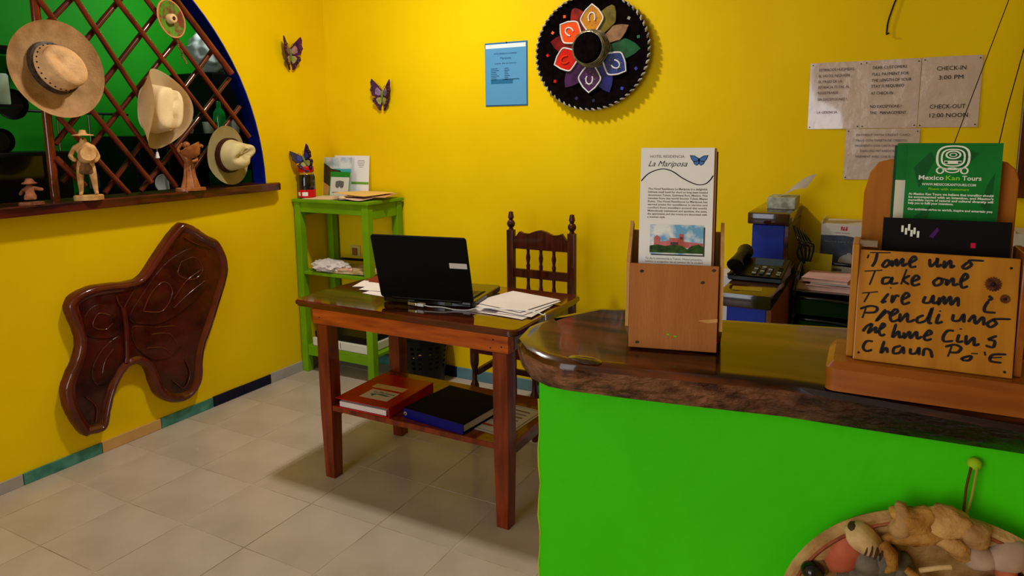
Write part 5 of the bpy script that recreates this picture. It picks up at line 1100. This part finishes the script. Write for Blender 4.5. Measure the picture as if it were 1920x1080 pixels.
obj('painted_flowers', b, mat('burnt_brown_paint', S(48, 20, 10), .6, S(110, 56, 16), 160, lo=.4, hi=.7), t)
b = B()
for u, v in ((.85, .776), (.925, .66)): ball(b, Mp @ Vector((u*pw, v*ph, .0009)), .0028 if v > .7 else .0018, (1, 1, 1), sub=1)
for u, v in ((.946, .919), (.037, .067), (.952, .051)): ball(b, Mp @ Vector((u*pw, v*ph, .0006)), .0016, sub=1)
obj('nail_heads', b, INK, t)
for sg, xx in ((-1, -.089), (1, .083)):
    obj('side_board', bx((xx, -.030, .0365), (xx+.008, .040, .178), .0015), OAKD if sg > 0 else OAK, t)
b = B(); P = [(-.081, .0365), (.083, .0365), (.083, .2550), (.079, .268), (.070, .2765), (.058, .279), (-.052, .279), (-.066, .275), (-.075, .262), (-.081, .235)]
prism(b, P, .008, frame((0, .052, 0), (1, 0, 0), (0, 0, 1)), bev=.0015); obj('back_board', b, mat('golden_brown_board', (.40, .13, .010, 1), .5, (.28, .085, .006, 1), 5, (10, 10, 1)), t, sm=30)
obj('metal_strip', bx((-.081, -.020, .1745), (-.062, -.010, .182)), flat('dull_grey_metal', S(130, 110, 90), .5, metal=.3), t)
# brochures inside
GC = mat('green_leaf_cover', S(14, 118, 44), .4, S(8, 92, 34), 7, lo=.35, hi=.6)
hb = .0365
def inholder(name, label, x0, x1, y, h_, m, lean=-.02, th=.002):
    t = thing(name, label, 'brochure', (.055+(x0+x1)/2*1, .97+y, CZ+hb+.001), rot=(lean, 0, tz), group='brochures in the golden wooden holder')
    w_ = x1-x0; obj('cover', bx((-w_/2, 0, 0), (w_/2, th, h_)), m, t); return t, frame((-w_/2, 0, 0), (1, 0, 0), (0, 0, 1)), w_
inholder('tour_brochure', 'dark green brochure edge furthest back in the wooden holder', -.050, .056, .036, .259, flat('deep_green_cover', S(6, 74, 40), .4))
t, Mf, w_ = inholder('tour_brochure', 'green brochure with white lower stripe just left of the tours brochure', -.047, .058, .030, .262, GC)
onf('white_stripe', R4(0, 0, .014, .216), flat('cream_white_print', S(206, 200, 180), .4), .0002)
t, Mf, w_ = inholder('tour_brochure', 'green tours brochure with white Mayan glyph, frontmost of the green ones', -.036, .062, .024, .262, GC)
TH = .262; WG = flat('white_print', S(220, 226, 214), .5); YG = flat('yellow_green_print', S(130, 200, 30), .5)
lf = flat('darker_leaf_print', S(8, 84, 34), .4)
for P in ([(.008, TH-.03), (.025, TH-.01), (.03, TH-.02), (.015, TH-.055)], [(.012, TH-.09), (.03, TH-.075), (.025, TH-.10), (.01, TH-.115)], [(.085, TH-.05), (.092, TH-.035), (.09, TH-.085), (.08, TH-.075)], [(.055, TH-.005), (.075, TH-.012), (.06, TH-.03), (.045, TH-.02)]):
    onf('printed_leaf', P, lf, .0002)
def ring(P, r, m, nm='glyph_line', closed=True):
    q = [tuple(v) for v in catmull(P, 5, closed)] if len(P) > 3 else P
    if closed: q = q+[q[0], q[1]]
    b = B(); ribbon(b, q, r, Mf, z=.0005); obj(nm, b, m, t)
gx, gy = .0485, TH-.0175
sq = lambda a, c, cx=gx, cy=gy, e=.72: [(cx+a*math.copysign(abs(math.cos(q))**e, math.cos(q)), cy+c*math.copysign(abs(math.sin(q))**e, math.sin(q))) for q in [2*PI*k/16 for k in range(16)]]
ring(sq(.0165, .0140), .0022, WG); ring(sq(.0118, .0100), .0018, WG)
ring(sq(.0072, .0045, gx, gy+.0035, 1), .0018, WG); ring(sq(.0034, .0020, gx, gy+.0035, 1), .0010, WG)
onf('glyph_bar', [(gx-.009, gy-.0035), (gx+.009, gy-.0035), (gx+.0085, gy-.0075), (gx-.0085, gy-.0075)], WG, .0004)
for dx in (-.0068, .0068): onf('glyph_eye', R4(gx+dx-.0015, gy-.0068, gx+dx+.0015, gy-.0045), lf, .0008)
for dx in (-.0125, .0125): ring(sq(.0035, .0035, gx+dx, gy-.0155, 1), .0016, WG)
ring(sq(.0068, .0028, gx, gy-.0150, 1), .0016, WG)
def tg(tx, x, y, s, w_, m, **k):
    o = text(tx, s, Mf @ Matrix.Translation((x, y, .0004)), m, None, width=w_, z=0, ext=.00005, **k); o.parent = t; return o
tg('Mexico', .0135, TH-.0445, .0078, .0265, WG, bold=.00012); tg('Kan', .0420, TH-.0445, .0078, .0145, YG, bold=.00012); tg('Tours', .0595, TH-.0445, .0078, .0195, WG, bold=.00012)
tg('WWW.MEXICOKANTOURS.COM', .0180, TH-.0515, .0042, .056, WG, bold=.00008); tg('Fluent with customers', .0250, TH-.0570, .0042, .042, YG, bold=.00008)
for k, l_ in enumerate(('At Mexico Kan Tours we believe that travelling should', 'be accompanied with an intention, and Mexico\'s', 'incredible range of natural and cultural diversity will', 'help you to fulfil your intentions.', '', 'Our activities strive to enrich, inspire and entertain you')):
    if l_: tg(l_, .0045, TH-.0635-.0038*k, .0038, .088 if k != 3 else .048, WG, bold=.00012)
t, Mf, w_ = inholder('black_leaflet', 'wide black leaflet with small white and purple print in front of the green brochures', -.057, .075, .002, .171, mat('black_leaflet_cover', (.004, .003, .004, 1), .5, spec=.08), lean=-.04, th=.003)
for k, (x_, y_) in enumerate(((.020, .158), (.024, .155), (.027, .160), (.030, .153), (.033, .156), (.037, .152))): onf('small_print', R4(x_, y_-.004, x_+.0025, y_+.004), WG, .0002)
onf('purple_print', [(.050, .150), (.058, .162), (.060, .158), (.054, .148)], flat('purple_ink', S(70, 20, 100)), .0002)
onf('magenta_print', R4(.093, .139, .098, .145), flat('magenta_ink', S(190, 20, 60)), .0002)

# ================================================================ STEPPED STAFF SHELF (blue masonry, wooden caps) with phone
def capslab(x0, x1, y0, y1, z0, z1, parent):
    b = bx((x0, y0, z0), (x1, y1, z1), .008); return obj('wooden_cap', b, mat('dark_polished_cap', (.045, .014, .006, 1), .15, (.012, .005, .003, 1), 6, coat=.7), parent, world=True, sm=35)
t = thing('stepped_shelf_wall', 'stepped blue-painted divider with dark wooden caps carrying the phone and tissues', 'divider', (-.41, 2.9, 0))
obj('lower_step', bx((-.450, 2.34, 0), (-.325, 2.935, .868), .003), BLUES, t, world=True)
obj('upper_step', bx((-.475, 2.936, 0), (-.352, 3.353, 1.064), .003), BLUES, t, world=True)
obj('side_panel', bx((-.3515, 2.936, .0), (-.335, 3.352, 1.064), .002), DWOOD, t, world=True)
obj('side_panel', bx((-.3245, 2.34, .0), (-.308, 2.93, .868), .002), flat('brown_brick_edge', S(110, 60, 36), .6), t, world=True)
capslab(-.472, -.305, 2.30, 2.935, .870, .918, t)
capslab(-.492, -.330, 2.915, 3.354, 1.068, 1.116, t)
# tissue box
t = thing('tissue_box', 'flat grey-silver tissue box on the upper wooden cap', 'tissue box', (-.385, 3.13, 1.117))
obj('carton', bx((-.440, 3.06, 1.117), (-.330, 3.22, 1.165), .002), mat('silver_grey_print', S(176, 180, 170), .4, S(120, 126, 116), 40), t, world=True)
b = B(); rg = []
for k in range(7):
    s = k/6; row = []
    for j in range(5):
        u = (j/4-.5)
        row.append(b.verts.new((-.395+.115*s+u*.03, 3.14+u*.10*(1-s*.3)+.012*math.sin(5*s+j), 1.164+.058*math.sin(s*1.9)+.055*u*(1-.3*s)*(.4+s)+.03*max(0, s-.6))))
    rg.append(row)
for p, q in zip(rg, rg[1:]):
    for j in range(4): b.faces.new((p[j], p[j+1], q[j+1], q[j]))
bmesh.ops.solidify(b, geom=b.faces[:], thickness=.001); obj('tissue', b, flat('white_tissue', S(214, 206, 200), .8), t, world=True, sm=80)
# telephone
t = thing('desk_telephone', 'black desk telephone with handset on the lower wooden cap', 'telephone', (-.405, 2.60, .919), rz=math.radians(-2))
Mt = Matrix.Rotation(math.radians(14), 4, 'X')
b = B(); prism(b, [(-.10, .0), (.09, .0), (.09, .012), (.09, .055), (-.10, .02)], .185, Matrix(((0, 0, 1, -.075), (1, 0, 0, 0), (0, 1, 0, 0), (0, 0, 0, 1)))); bmesh.ops.bevel(b, geom=b.edges[:], offset=.004, segments=2, affect='EDGES'); obj('phone_body', b, BLACK, t, sm=35)
ptop = lambda x, y, dz=0: (x, y, .0225+(y+.10)*.035/.19+dz)
sl = math.atan(.035/.19)
kbm = flat('grey_key_caps', S(120, 124, 124), .4)
for r in range(4):
    for c in range(3):
        Mk = Matrix.Translation(ptop(.012+.024*c, -.075+.020*r, -.0005)) @ Matrix.Rotation(sl, 4, 'X'); obj('key', bx((-.007, -.0055, 0), (.007, .0055, .004), .001, M=Mk), kbm if (r+c) % 2 == 0 else flat('dark_key_caps', S(50, 52, 52), .4), t)
for r in range(4):
    Mk = Matrix.Translation(ptop(.092, -.075+.020*r, -.0005)) @ Matrix.Rotation(sl, 4, 'X'); obj('key', bx((-.007, -.004, 0), (.007, .004, .003), .001, M=Mk), kbm if r < 2 else BLACKM, t)
Mk = Matrix.Translation(ptop(.040, .035, -.0005)) @ Matrix.Rotation(sl+.25, 4, 'X'); obj('display', bx((-.05, -.022, 0), (.05, .022, .004), .001, M=Mk), flat('blue_grey_display', S(40, 60, 80), .15), t)
b = B(); P = catmull([(-.052, -.085, .050), (-.052, -.055, .066), (-.052, .0, .074), (-.052, .055, .080), (-.052, .085, .072)], 4, False)
tube(b, P, [.030, .029, .026, .022, .019, .018, .018, .018, .018, .018, .018, .019, .022, .026, .029, .029, .028][:len(P)], 14); obj('handset', b, BLACK, t, sm=60)
b = B(); P = [(-.052+.010*math.cos(k*1.1), -.098-.0016*k*.2, .030-.00045*k+.010*math.sin(k*1.1)) for k in range(30)]
P = [(-.074+.006*math.cos(k*1.3), -.085+.0035*k, .014+.006*math.sin(k*1.3)) for k in range(44)]
obj('coiled_cord', tube(B(), P, .0018, 6), BLACK, t, sm=60)
tag(obj('note_card', bx((-.050, -.030, 0), (.045, .030, .0008), M=flatpt(.9185, -.392, 2.385, .1)), flat('yellow_note', S(150, 124, 20), .3)), 'small yellow card lying in front of the telephone', 'card')
# dark hanging wires and snowglobe beside the step
t = thing('cable_bundle', 'tangle of glossy black cables hanging beside the stepped divider', 'cables', (-.28, 2.98, .87))
for k in range(5):
    P = catmull([(-.318+.006*k, 2.95+.03*k, 1.066-.01*k), (-.300+.012*k, 2.93+.02*k, 1.02-.01*k), (-.290+.010*math.sin(k), 2.94, 1.0), (-.300+.014*k, 2.95, .955+.01*k), (-.285+.008*k, 2.955, .925)], 6, False)
    obj('cable', tube(B(), P, .0055-.0004*k, 8), BLACKG, t, world=True, sm=60)
tag(obj('orange_candle_cup', lathe(B(), [(.001, 0), (.016, 0), (.020, .012), (.019, .028), (.016, .028), (.001, .010)], 18, Matrix.Translation((-.262, 2.745, .6605))), mat('copper_orange_glass', S(190, 70, 20), .2, coat=.6), sm=50), 'small copper-orange cup on the staff desk beside the telephone', 'cup')
# staff desk
t = thing('staff_desk', 'dark wooden staff worktop against the back wall behind the counter', 'desk', (.4, 3.05, 0))
obj('worktop', bx((-.300, 2.70, .625), (1.1, 3.345, .660), .004), DWOOD, t, world=True)
for xx, yy in ((-.295, 2.78), (1.03, 2.78), (-.295, 3.29), (1.03, 3.29)): obj('leg', bx((xx, yy, 0), (xx+.045, yy+.045, .625)), DWOOD, t, world=True)
obj('raised_back', bx((-.300, 3.10, .660), (.62, 3.345, .842), .003), DWOOD, t, world=True)
WZ = .6605
# carton of stationery
def carton(label, x0, x1, y0, y1, z0, h):
    t = thing('carton', label, 'box', ((x0+x1)/2, (y0+y1)/2, z0), group=None)
    obj('carton_body', bx((x0, y0, z0), (x1, y1, z0+h), .001), flat('white_card_box', S(196, 188, 184), .5), t, world=True)
    M_ = frame((x0, y0-.0002, z0), (1, 0, 0), (0, 0, 1)); w_ = x1-x0
    P = [(0, .045), (w_, .038), (w_, .150)]+[(w_*(1-s), .150+.018*math.sin(PI*s*.9)+.004*s) for s in (.25, .5, .75)]+[(0, .168)]
    obj('slate_panel', prism(B(), P, .0004, M_), mat('slate_blue_print', S(52, 58, 78), .4, S(70, 72, 88), 20), t, world=True)
    pp = [tuple(v) for v in catmull([(.075, .045), (.073, .075), (.090, .088), (.100, .092), (.104, .098), (.114, .098), (.118, .092), (.130, .086), (.146, .072), (.146, .045)], 3, True)]
    obj('teapot_print', prism(B(), pp, .0003, M_ @ Matrix.Translation((0, 0, .0006))), flat('grey_white_print', S(150, 146, 144), .5), t, world=True)
    RM = flat('red_emblem', S(170, 24, 24), .4)
    obj('emblem', prism(B(), [(.074, .190), (.098, .190), (.098, .206), (.086, .204), (.074, .206)], .0003, M_), RM, t, world=True)
    zz_ = [(.078, .192), (.083, .203), (.085, .196), (.090, .203), (.093, .203), (.089, .192)]
    b = B(); ribbon(b, zz_, .0016, M_, z=.0008); obj('emblem', b, WHITE2, t, world=True)
    text('CRAFT & PAPEL', .006, M_ @ Matrix.Translation((.052, .178, 0)), INKG, t, width=.055)
    text('Blanco para Copias', .010, M_ @ Matrix.Translation((.015, .140, .0006)), flat('pale_slate_ink', S(110, 116, 130)), t, width=.13)
    obj('flap', bx((x0, y0+.001, z0+h), (x0+.004, y1, z0+h+.010)), flat('white_card_box', S(196, 188, 184)), t, world=True)
    obj('barcode', prism(B(), R4(.05, .020, .085, .030), .0004, M_), INKG, t, world=True)
    return t
carton('white carton with slate-blue print left of the golden wooden holder', -.232, -.055, 3.13, 3.33, .8425, .214)
carton('white and slate carton partly hidden right of the golden wooden holder', .42, .585, 3.11, 3.31, .8425, .214)
# letter trays
def tray(zb, label, x0=-.290, x1=-.050, y0=2.80, y1=3.08, h=.068):
    t = thing('letter_tray', label, 'tray', ((x0+x1)/2, (y0+y1)/2, zb), group='black letter trays on the staff desk')
    obj('tray_floor', bx((x0, y0, zb), (x1, y1, zb+.003), .001), BLACKG, t, world=True)
    for xx in (x0, x1-.004): obj('tray_wall', bx((xx, y0+.01, zb+.003), (xx+.004, y1, zb+h), .001), BLACKG, t, world=True)
    obj('tray_wall', bx((x0+.004, y1-.004, zb+.003), (x1-.004, y1, zb+h), .001), BLACKG, t, world=True)
    P = [(0, .003), (.24, .003), (.24, .020), (.235, .038), (.220, .052), (.195, .060), (.14, h), (.02, h), (0, h-.008)]
    obj('tray_front', prism(B(), [(x, min(z, h)) for x, z in P], .004, frame((x0, y0+.004, zb), (1, 0, 0), (0, 0, 1))), BLACKG, t, world=True)
    obj('tray_rim', tube(B(), catmull([(x0, y0, zb+h-.008), (x0+.03, y0-.004, zb+h), (x0+.14, y0-.006, zb+h-.002), (x0+.195, y0-.006, zb+.060), (x0+.225, y0-.004, zb+.048), (x0+.240, y0, zb+.020), (x0+.240, y0, zb+.004)], 5, False), .007, 10), BLACKG, t, world=True, sm=60)
    return t
tray(.6612, 'lowest black glossy letter tray just above the counter edge')
tray(.7460, 'upper black glossy letter tray under the notebook tray', h=.066)
paper('tray_sheet', 'white sheet edge lying inside the lowest letter tray', .19, .22, -.165, 2.935, .6650, .03, PK, .001, 42, 'paper')
tp = .860
t = thing('paper_sorter', 'upper black tray with curved sides under the pink notebooks', 'tray', (-.19, 2.94, .833))
obj('tray_floor', bx((-.30, 2.80, .8325), (-.05, 3.08, .8360), .001), BLACKG, t, world=True)
for xx in (-.295, -.052):
    obj('tray_rim', tube(B(), catmull([(xx, 2.79, .838), (xx+.008, 2.82, .875), (xx+.004, 2.92, .892), (xx, 3.04, .90), (xx, 3.08, .838)], 5, False), .009, 10), BLACKG, t, world=True, sm=60)
obj('tray_rim', tube(B(), catmull([(-.295, 3.078, .900), (-.20, 3.078, .902), (-.09, 3.06, .900), (-.052, 3.0, .895)], 5, False), .008, 10), BLACKG, t, world=True, sm=60)
PK = mat('pink_white_paper', S(216, 176, 172), .6, S(196, 150, 150), 10)
z = .8365
for k, (x, y, a, w_, d_, h_, lb) in enumerate(((-.178, 2.93, -.05, .21, .20, .020, 'thick white-edged notebook at the bottom of the pile in the upper tray'), (-.158, 2.94, .02, .17, .19, .010, 'thin notebook in the middle of the pile in the upper tray'), (-.180, 2.92, -.12, .165, .17, .014, 'pink notebook on top of the pile in the upper tray'))):
    t = thing('notebook', lb, 'notebook', (x, y, z), rz=a, group='notebooks in the upper tray')
    obj('pages', bx((-w_/2+.002, -d_/2+.002, .001), (w_/2-.002, d_/2-.002, h_-.001)), WHITE if k == 1 else PK, t)
    obj('cover', bx((-w_/2, -d_/2, h_-.001), (w_/2, d_/2, h_), .0003), PK, t); obj('cover', bx((-w_/2, -d_/2, 0), (w_/2, d_/2, .001), .0003), PK, t)
    z += h_+.0005
tag(obj('yellow_note', bx((-.052, -.0005, 0), (.052, .0005, .108), M=Matrix.Translation((-.232, 3.045, .8366)) @ Matrix.Rotation(-.25, 4, 'Z') @ Matrix.Rotation(-.12, 4, 'X')), flat('mustard_card', S(176, 160, 16), .5)), 'mustard yellow card standing at the back of the upper tray', 'card')
paper('tray_sheet', 'stray white sheet in the lower letter tray', .19, .22, -.17, 2.935, .7498, .03, PK, .001, 41, 'paper')
# white item left of the divider
tag(obj('white_box', bx((-.665, 3.18, 0), (-.56, 3.34, .795), .003), flat('white_painted_box', S(196, 196, 200), .5)), 'white narrow cabinet between the plywood holder and the blue divider', 'cabinet')

# cords beside the framed panel
tag(obj('cord', tube(B(), [(.62, 2.9, 2.84), (.385, 2.9, 1.80), (.338, 2.9, 1.50), (.315, 2.9, 1.30), (.28, 2.9, .81)], .0018, 6), flat('dark_red_cord', S(50, 10, 10), .5)), 'thin dark cord near the framed panel at the right edge', 'cord')

# ================================================================ CARVED PLAQUE on the counter front
PC = Vector((.088, .0, .795))
ang = math.atan2(.0335, .37)
Mq = frame((.084, .9195, .8245), (math.cos(.073), math.sin(.073), 0), (0, 0, 1)) @ Matrix.Scale(.955, 4)
t = thing('carved_plaque', 'round carved wooden plaque with creatures and coloured stones hanging on the green counter front', 'wall carving', (.084, .935, .64))
PLW = mat('tan_plaque_wood', S(190, 150, 96), .6, S(140, 100, 56), 20, bump=1, bscale=50, bdist=.006)
b = B(); lathe(b, [(.001, 0), (.15, 0), (.186, .008), (.190, .018), (.184, .026), (.168, .024), (.155, .014), (.001, .012)], 72, Mq); obj('disc', b, PLW, t, world=True, sm=40)
b = B(); tube(b, [Mq @ Vector((.1765*math.cos(a), .1765*math.sin(a),   .0252)) for a in [2*PI*k/72 for k in range(73)]], .0024, 6, False); obj('red_rim_stripe', b, mat('rust_red_stain', S(150, 84, 50), .6, S(120, 60, 36), 60), t, world=True, sm=60)
def blob(nm, x, z, rx, ry, rz, m, rot=0, dz=.016, sub=3, lump=.12, seed=0, dzz=0):
    b = B(); bmesh.ops.create_icosphere(b, subdivisions=sub, radius=1)
    for v in b.verts:
        n_ = v.co.copy(); k = 1+lump*math.sin(3.1*n_.x+seed)*math.cos(2.7*n_.y+seed*2)+lump*.35*math.sin(9*n_.x+seed)*math.sin(8*n_.y-seed); v.co = Vector((n_.x*rx*k, n_.y*ry*k, n_.z*rz))
    bmesh.ops.transform(b, matrix=Mq @ Matrix.Translation((x-.088, z+dzz-.795, dz)) @ Matrix.Rotation(rot, 4, 'Z'), verts=b.verts)
    return obj(nm, b, m, t, world=True, sm=70)
GS = mat('grey_carved_stone', S(118, 108, 90), .6, S(74, 66, 52), 30, bump=.8, bscale=60, bdist=.006); RS = mat('terracotta_stone', S(190, 100, 66), .6, S(160, 76, 50), 20, bump=.3); PS = mat('pale_lilac_stone', S(180, 152, 130), .6, S(140, 110, 92), 20)
CR = mat('cream_carving', S(214, 182, 132), .6, S(170, 132, 84), 30, bump=.6, bscale=50); OC = mat('ochre_carving', S(196, 144, 70), .6, S(128, 80, 30), 22, bump=1, bscale=55, bdist=.008)
blob('eye_socket', -.058, .877, .020, .019, .012, mat('brown_socket', S(110, 84, 54), .6)); b = B(); ball(b, Mq @ Vector((-.058-.088, .877-.795, .030)), .0145, (1, .95, .8), sub=3); obj('eye', b, BLACKG, t, world=True, sm=80)
blob('carved_stone', -.022, .905, .022, .034, .016, RS, -.35)
for k, (x, z, rx, ry, r) in enumerate(((.005, .898, .022, .022, .3), (.027, .902, .018, .026, -.2), (.004, .874, .030, .020, .5), (.045, .895, .015, .026, .1), (-.016, .868, .016, .014, .9))): blob('carved_stone', x, z, rx, ry, .018, GS, r, seed=k)
# carved bird head
blob('bird_head', -.002, .938, .024, .016, .024, CR, -.5, dz=.034); blob('bird_crest', -.014, .950, .008, .007, .012, CARVD, .3, dz=.034, sub=2)
b = B(); tube(b, [Mq @ Vector(p) for p in ((.017-.088, .940-.795, .045), (.027-.088, .934-.795, .052), (.030-.088, .918-.795, .050), (.024-.088, .905-.795, .044))], [.009, .008, .006, .002], 10); obj('bird_beak', b, OC, t, world=True, sm=60)
for k in range(4): blob('feather', .000+.0055*k, .935-.001*k, .0016, .0085, .005, CARVD, -.15, dz=.054, sub=2)
# leaf mass along the top
for k, (x, z, rx, ry, r) in enumerate(((.052, .952, .030, .020, .1), (.085, .955, .026, .022, -.1), (.112, .950, .020, .018, .2), (.060, .935, .034, .012, .35), (.095, .930, .026, .014, -.3), (.040, .945, .016, .022, .4))): blob('carved_leaf', x, z, rx, ry, .018, (OC, mat('light_ochre_carving', S(206, 160, 96), .6, S(150, 104, 52), 24, bump=1, bscale=55, bdist=.008), PLW)[k % 3], r, dz=.026, seed=k+5, lump=.3, dzz=.020)
for k, (x, z, rx, ry, m) in enumerate(((.122, .928, .020, .016, PS), (.150, .935, .024, .018, PS), (.178, .930, .018, .016, PS), (.150, .915, .013, .012, RS), (.166, .902, .014, .010, RS), (.178, .890, .011, .012, RS), (.152, .899, .014, .010, GS), (.196, .915, .022, .018, OC), (.215, .935, .016, .02, OC), (.198, .880, .026, .020, OC), (.170, .868, .028, .016, OC), (.225, .895, .02, .026, OC))): blob('carved_stone', x, z, rx, ry, .018, m, k*.7, dz=.024, seed=k, dzz=.012)
blob('carved_flower', .133, .897, .016, .020, .014, CR, .2, dz=.036, lump=.3)
blob('carved_flower', .120, .882, .018, .013, .014, CR, .6, dz=.034, lump=.3)
b = B(); tube(b, [Mq @ Vector((x-.088, z-.795, d_)) for x, z, d_ in ((.045, .912, .038), (.075, .893, .042), (.105, .870, .040), (.140, .845, .034))], [.004, .008, .009, .008], 10); obj('carved_stick', b, OC, t, world=True, sm=60)
b = B(); tube(b, [Mq @ Vector((x-.088, z-.795, d_)) for x, z, d_ in ((.060, .915, .040), (.078, .925, .043), (.092, .928, .040))], .003, 8); obj('carved_twig', b, CR, t, world=True, sm=60)
for k, (x, z, rx, ry, m) in enumerate(((.02, .84, .03, .022, CR), (-.03, .83, .03, .03, PLW), (.06, .85, .028, .022, GS), (.10, .84, .03, .024, OC), (.05, .80, .04, .03, PS), (.12, .79, .035, .03, RS), (.18, .82, .035, .03, OC), (.0, .77, .04, .03, OC), (.07, .73, .04, .03, GS), (.15, .72, .04, .03, CR), (.03, .69, .03, .02, RS))): blob('carved_stone', x, z, rx, ry, .016, m, k*.9, dz=.018, seed=k)
b = B()
for k in range(5): tube(b, [Mq @ Vector((-.118+.009*k, .045-.001*k, .016)), Mq @ Vector((-.112+.009*k, .062-.001*k, .016))], .0012, 6)
obj('incised_lines', b, CARVD, t, world=True)
obj('shell_fringe', tube(B(), [Mq @ Vector(p) for p in ((-.142, .050, .014), (-.120, .066, .016), (-.100, .080, .014))], .004, 8), CR, t, world=True, sm=60)
# hanging nail and cord, painted green
tag(obj('nail_knob', ball(B(), (.1095, .934, 1.058), .0080, (1, .9, 1), sub=2), LIMED, sm=60), 'green painted knob on the counter front above the plaque', 'knob')
t = thing('hanging_cord', 'brown and cream twin cord from the green knob down to the plaque', 'cord', (.105, .93, 1.0))
obj('cord_strand', tube(B(), [(.1060, .929, 1.055), (.103, .927, 1.03), (.1015, .920, .988)], .0016, 6), flat('brown_string', S(86, 54, 20), .7), t, world=True)
obj('cord_strand', tube(B(), [(.1120, .929, 1.055), (.109, .927, 1.02), (.1030, .920, .988)], .0014, 6), flat('straw_string', S(150, 150, 60), .7), t, world=True)
# ceiling lamp fixture (above the frame)
t = thing('ceiling_lamp', 'round white ceiling lamp above the desk', 'lamp', (-1.9, 2.35, 2.76))
obj('lamp_base', lathe(B(), [(.001, .09), (.16, .09), (.16, .06), (.001, .06)], 32), WHITE2, t, sm=40)
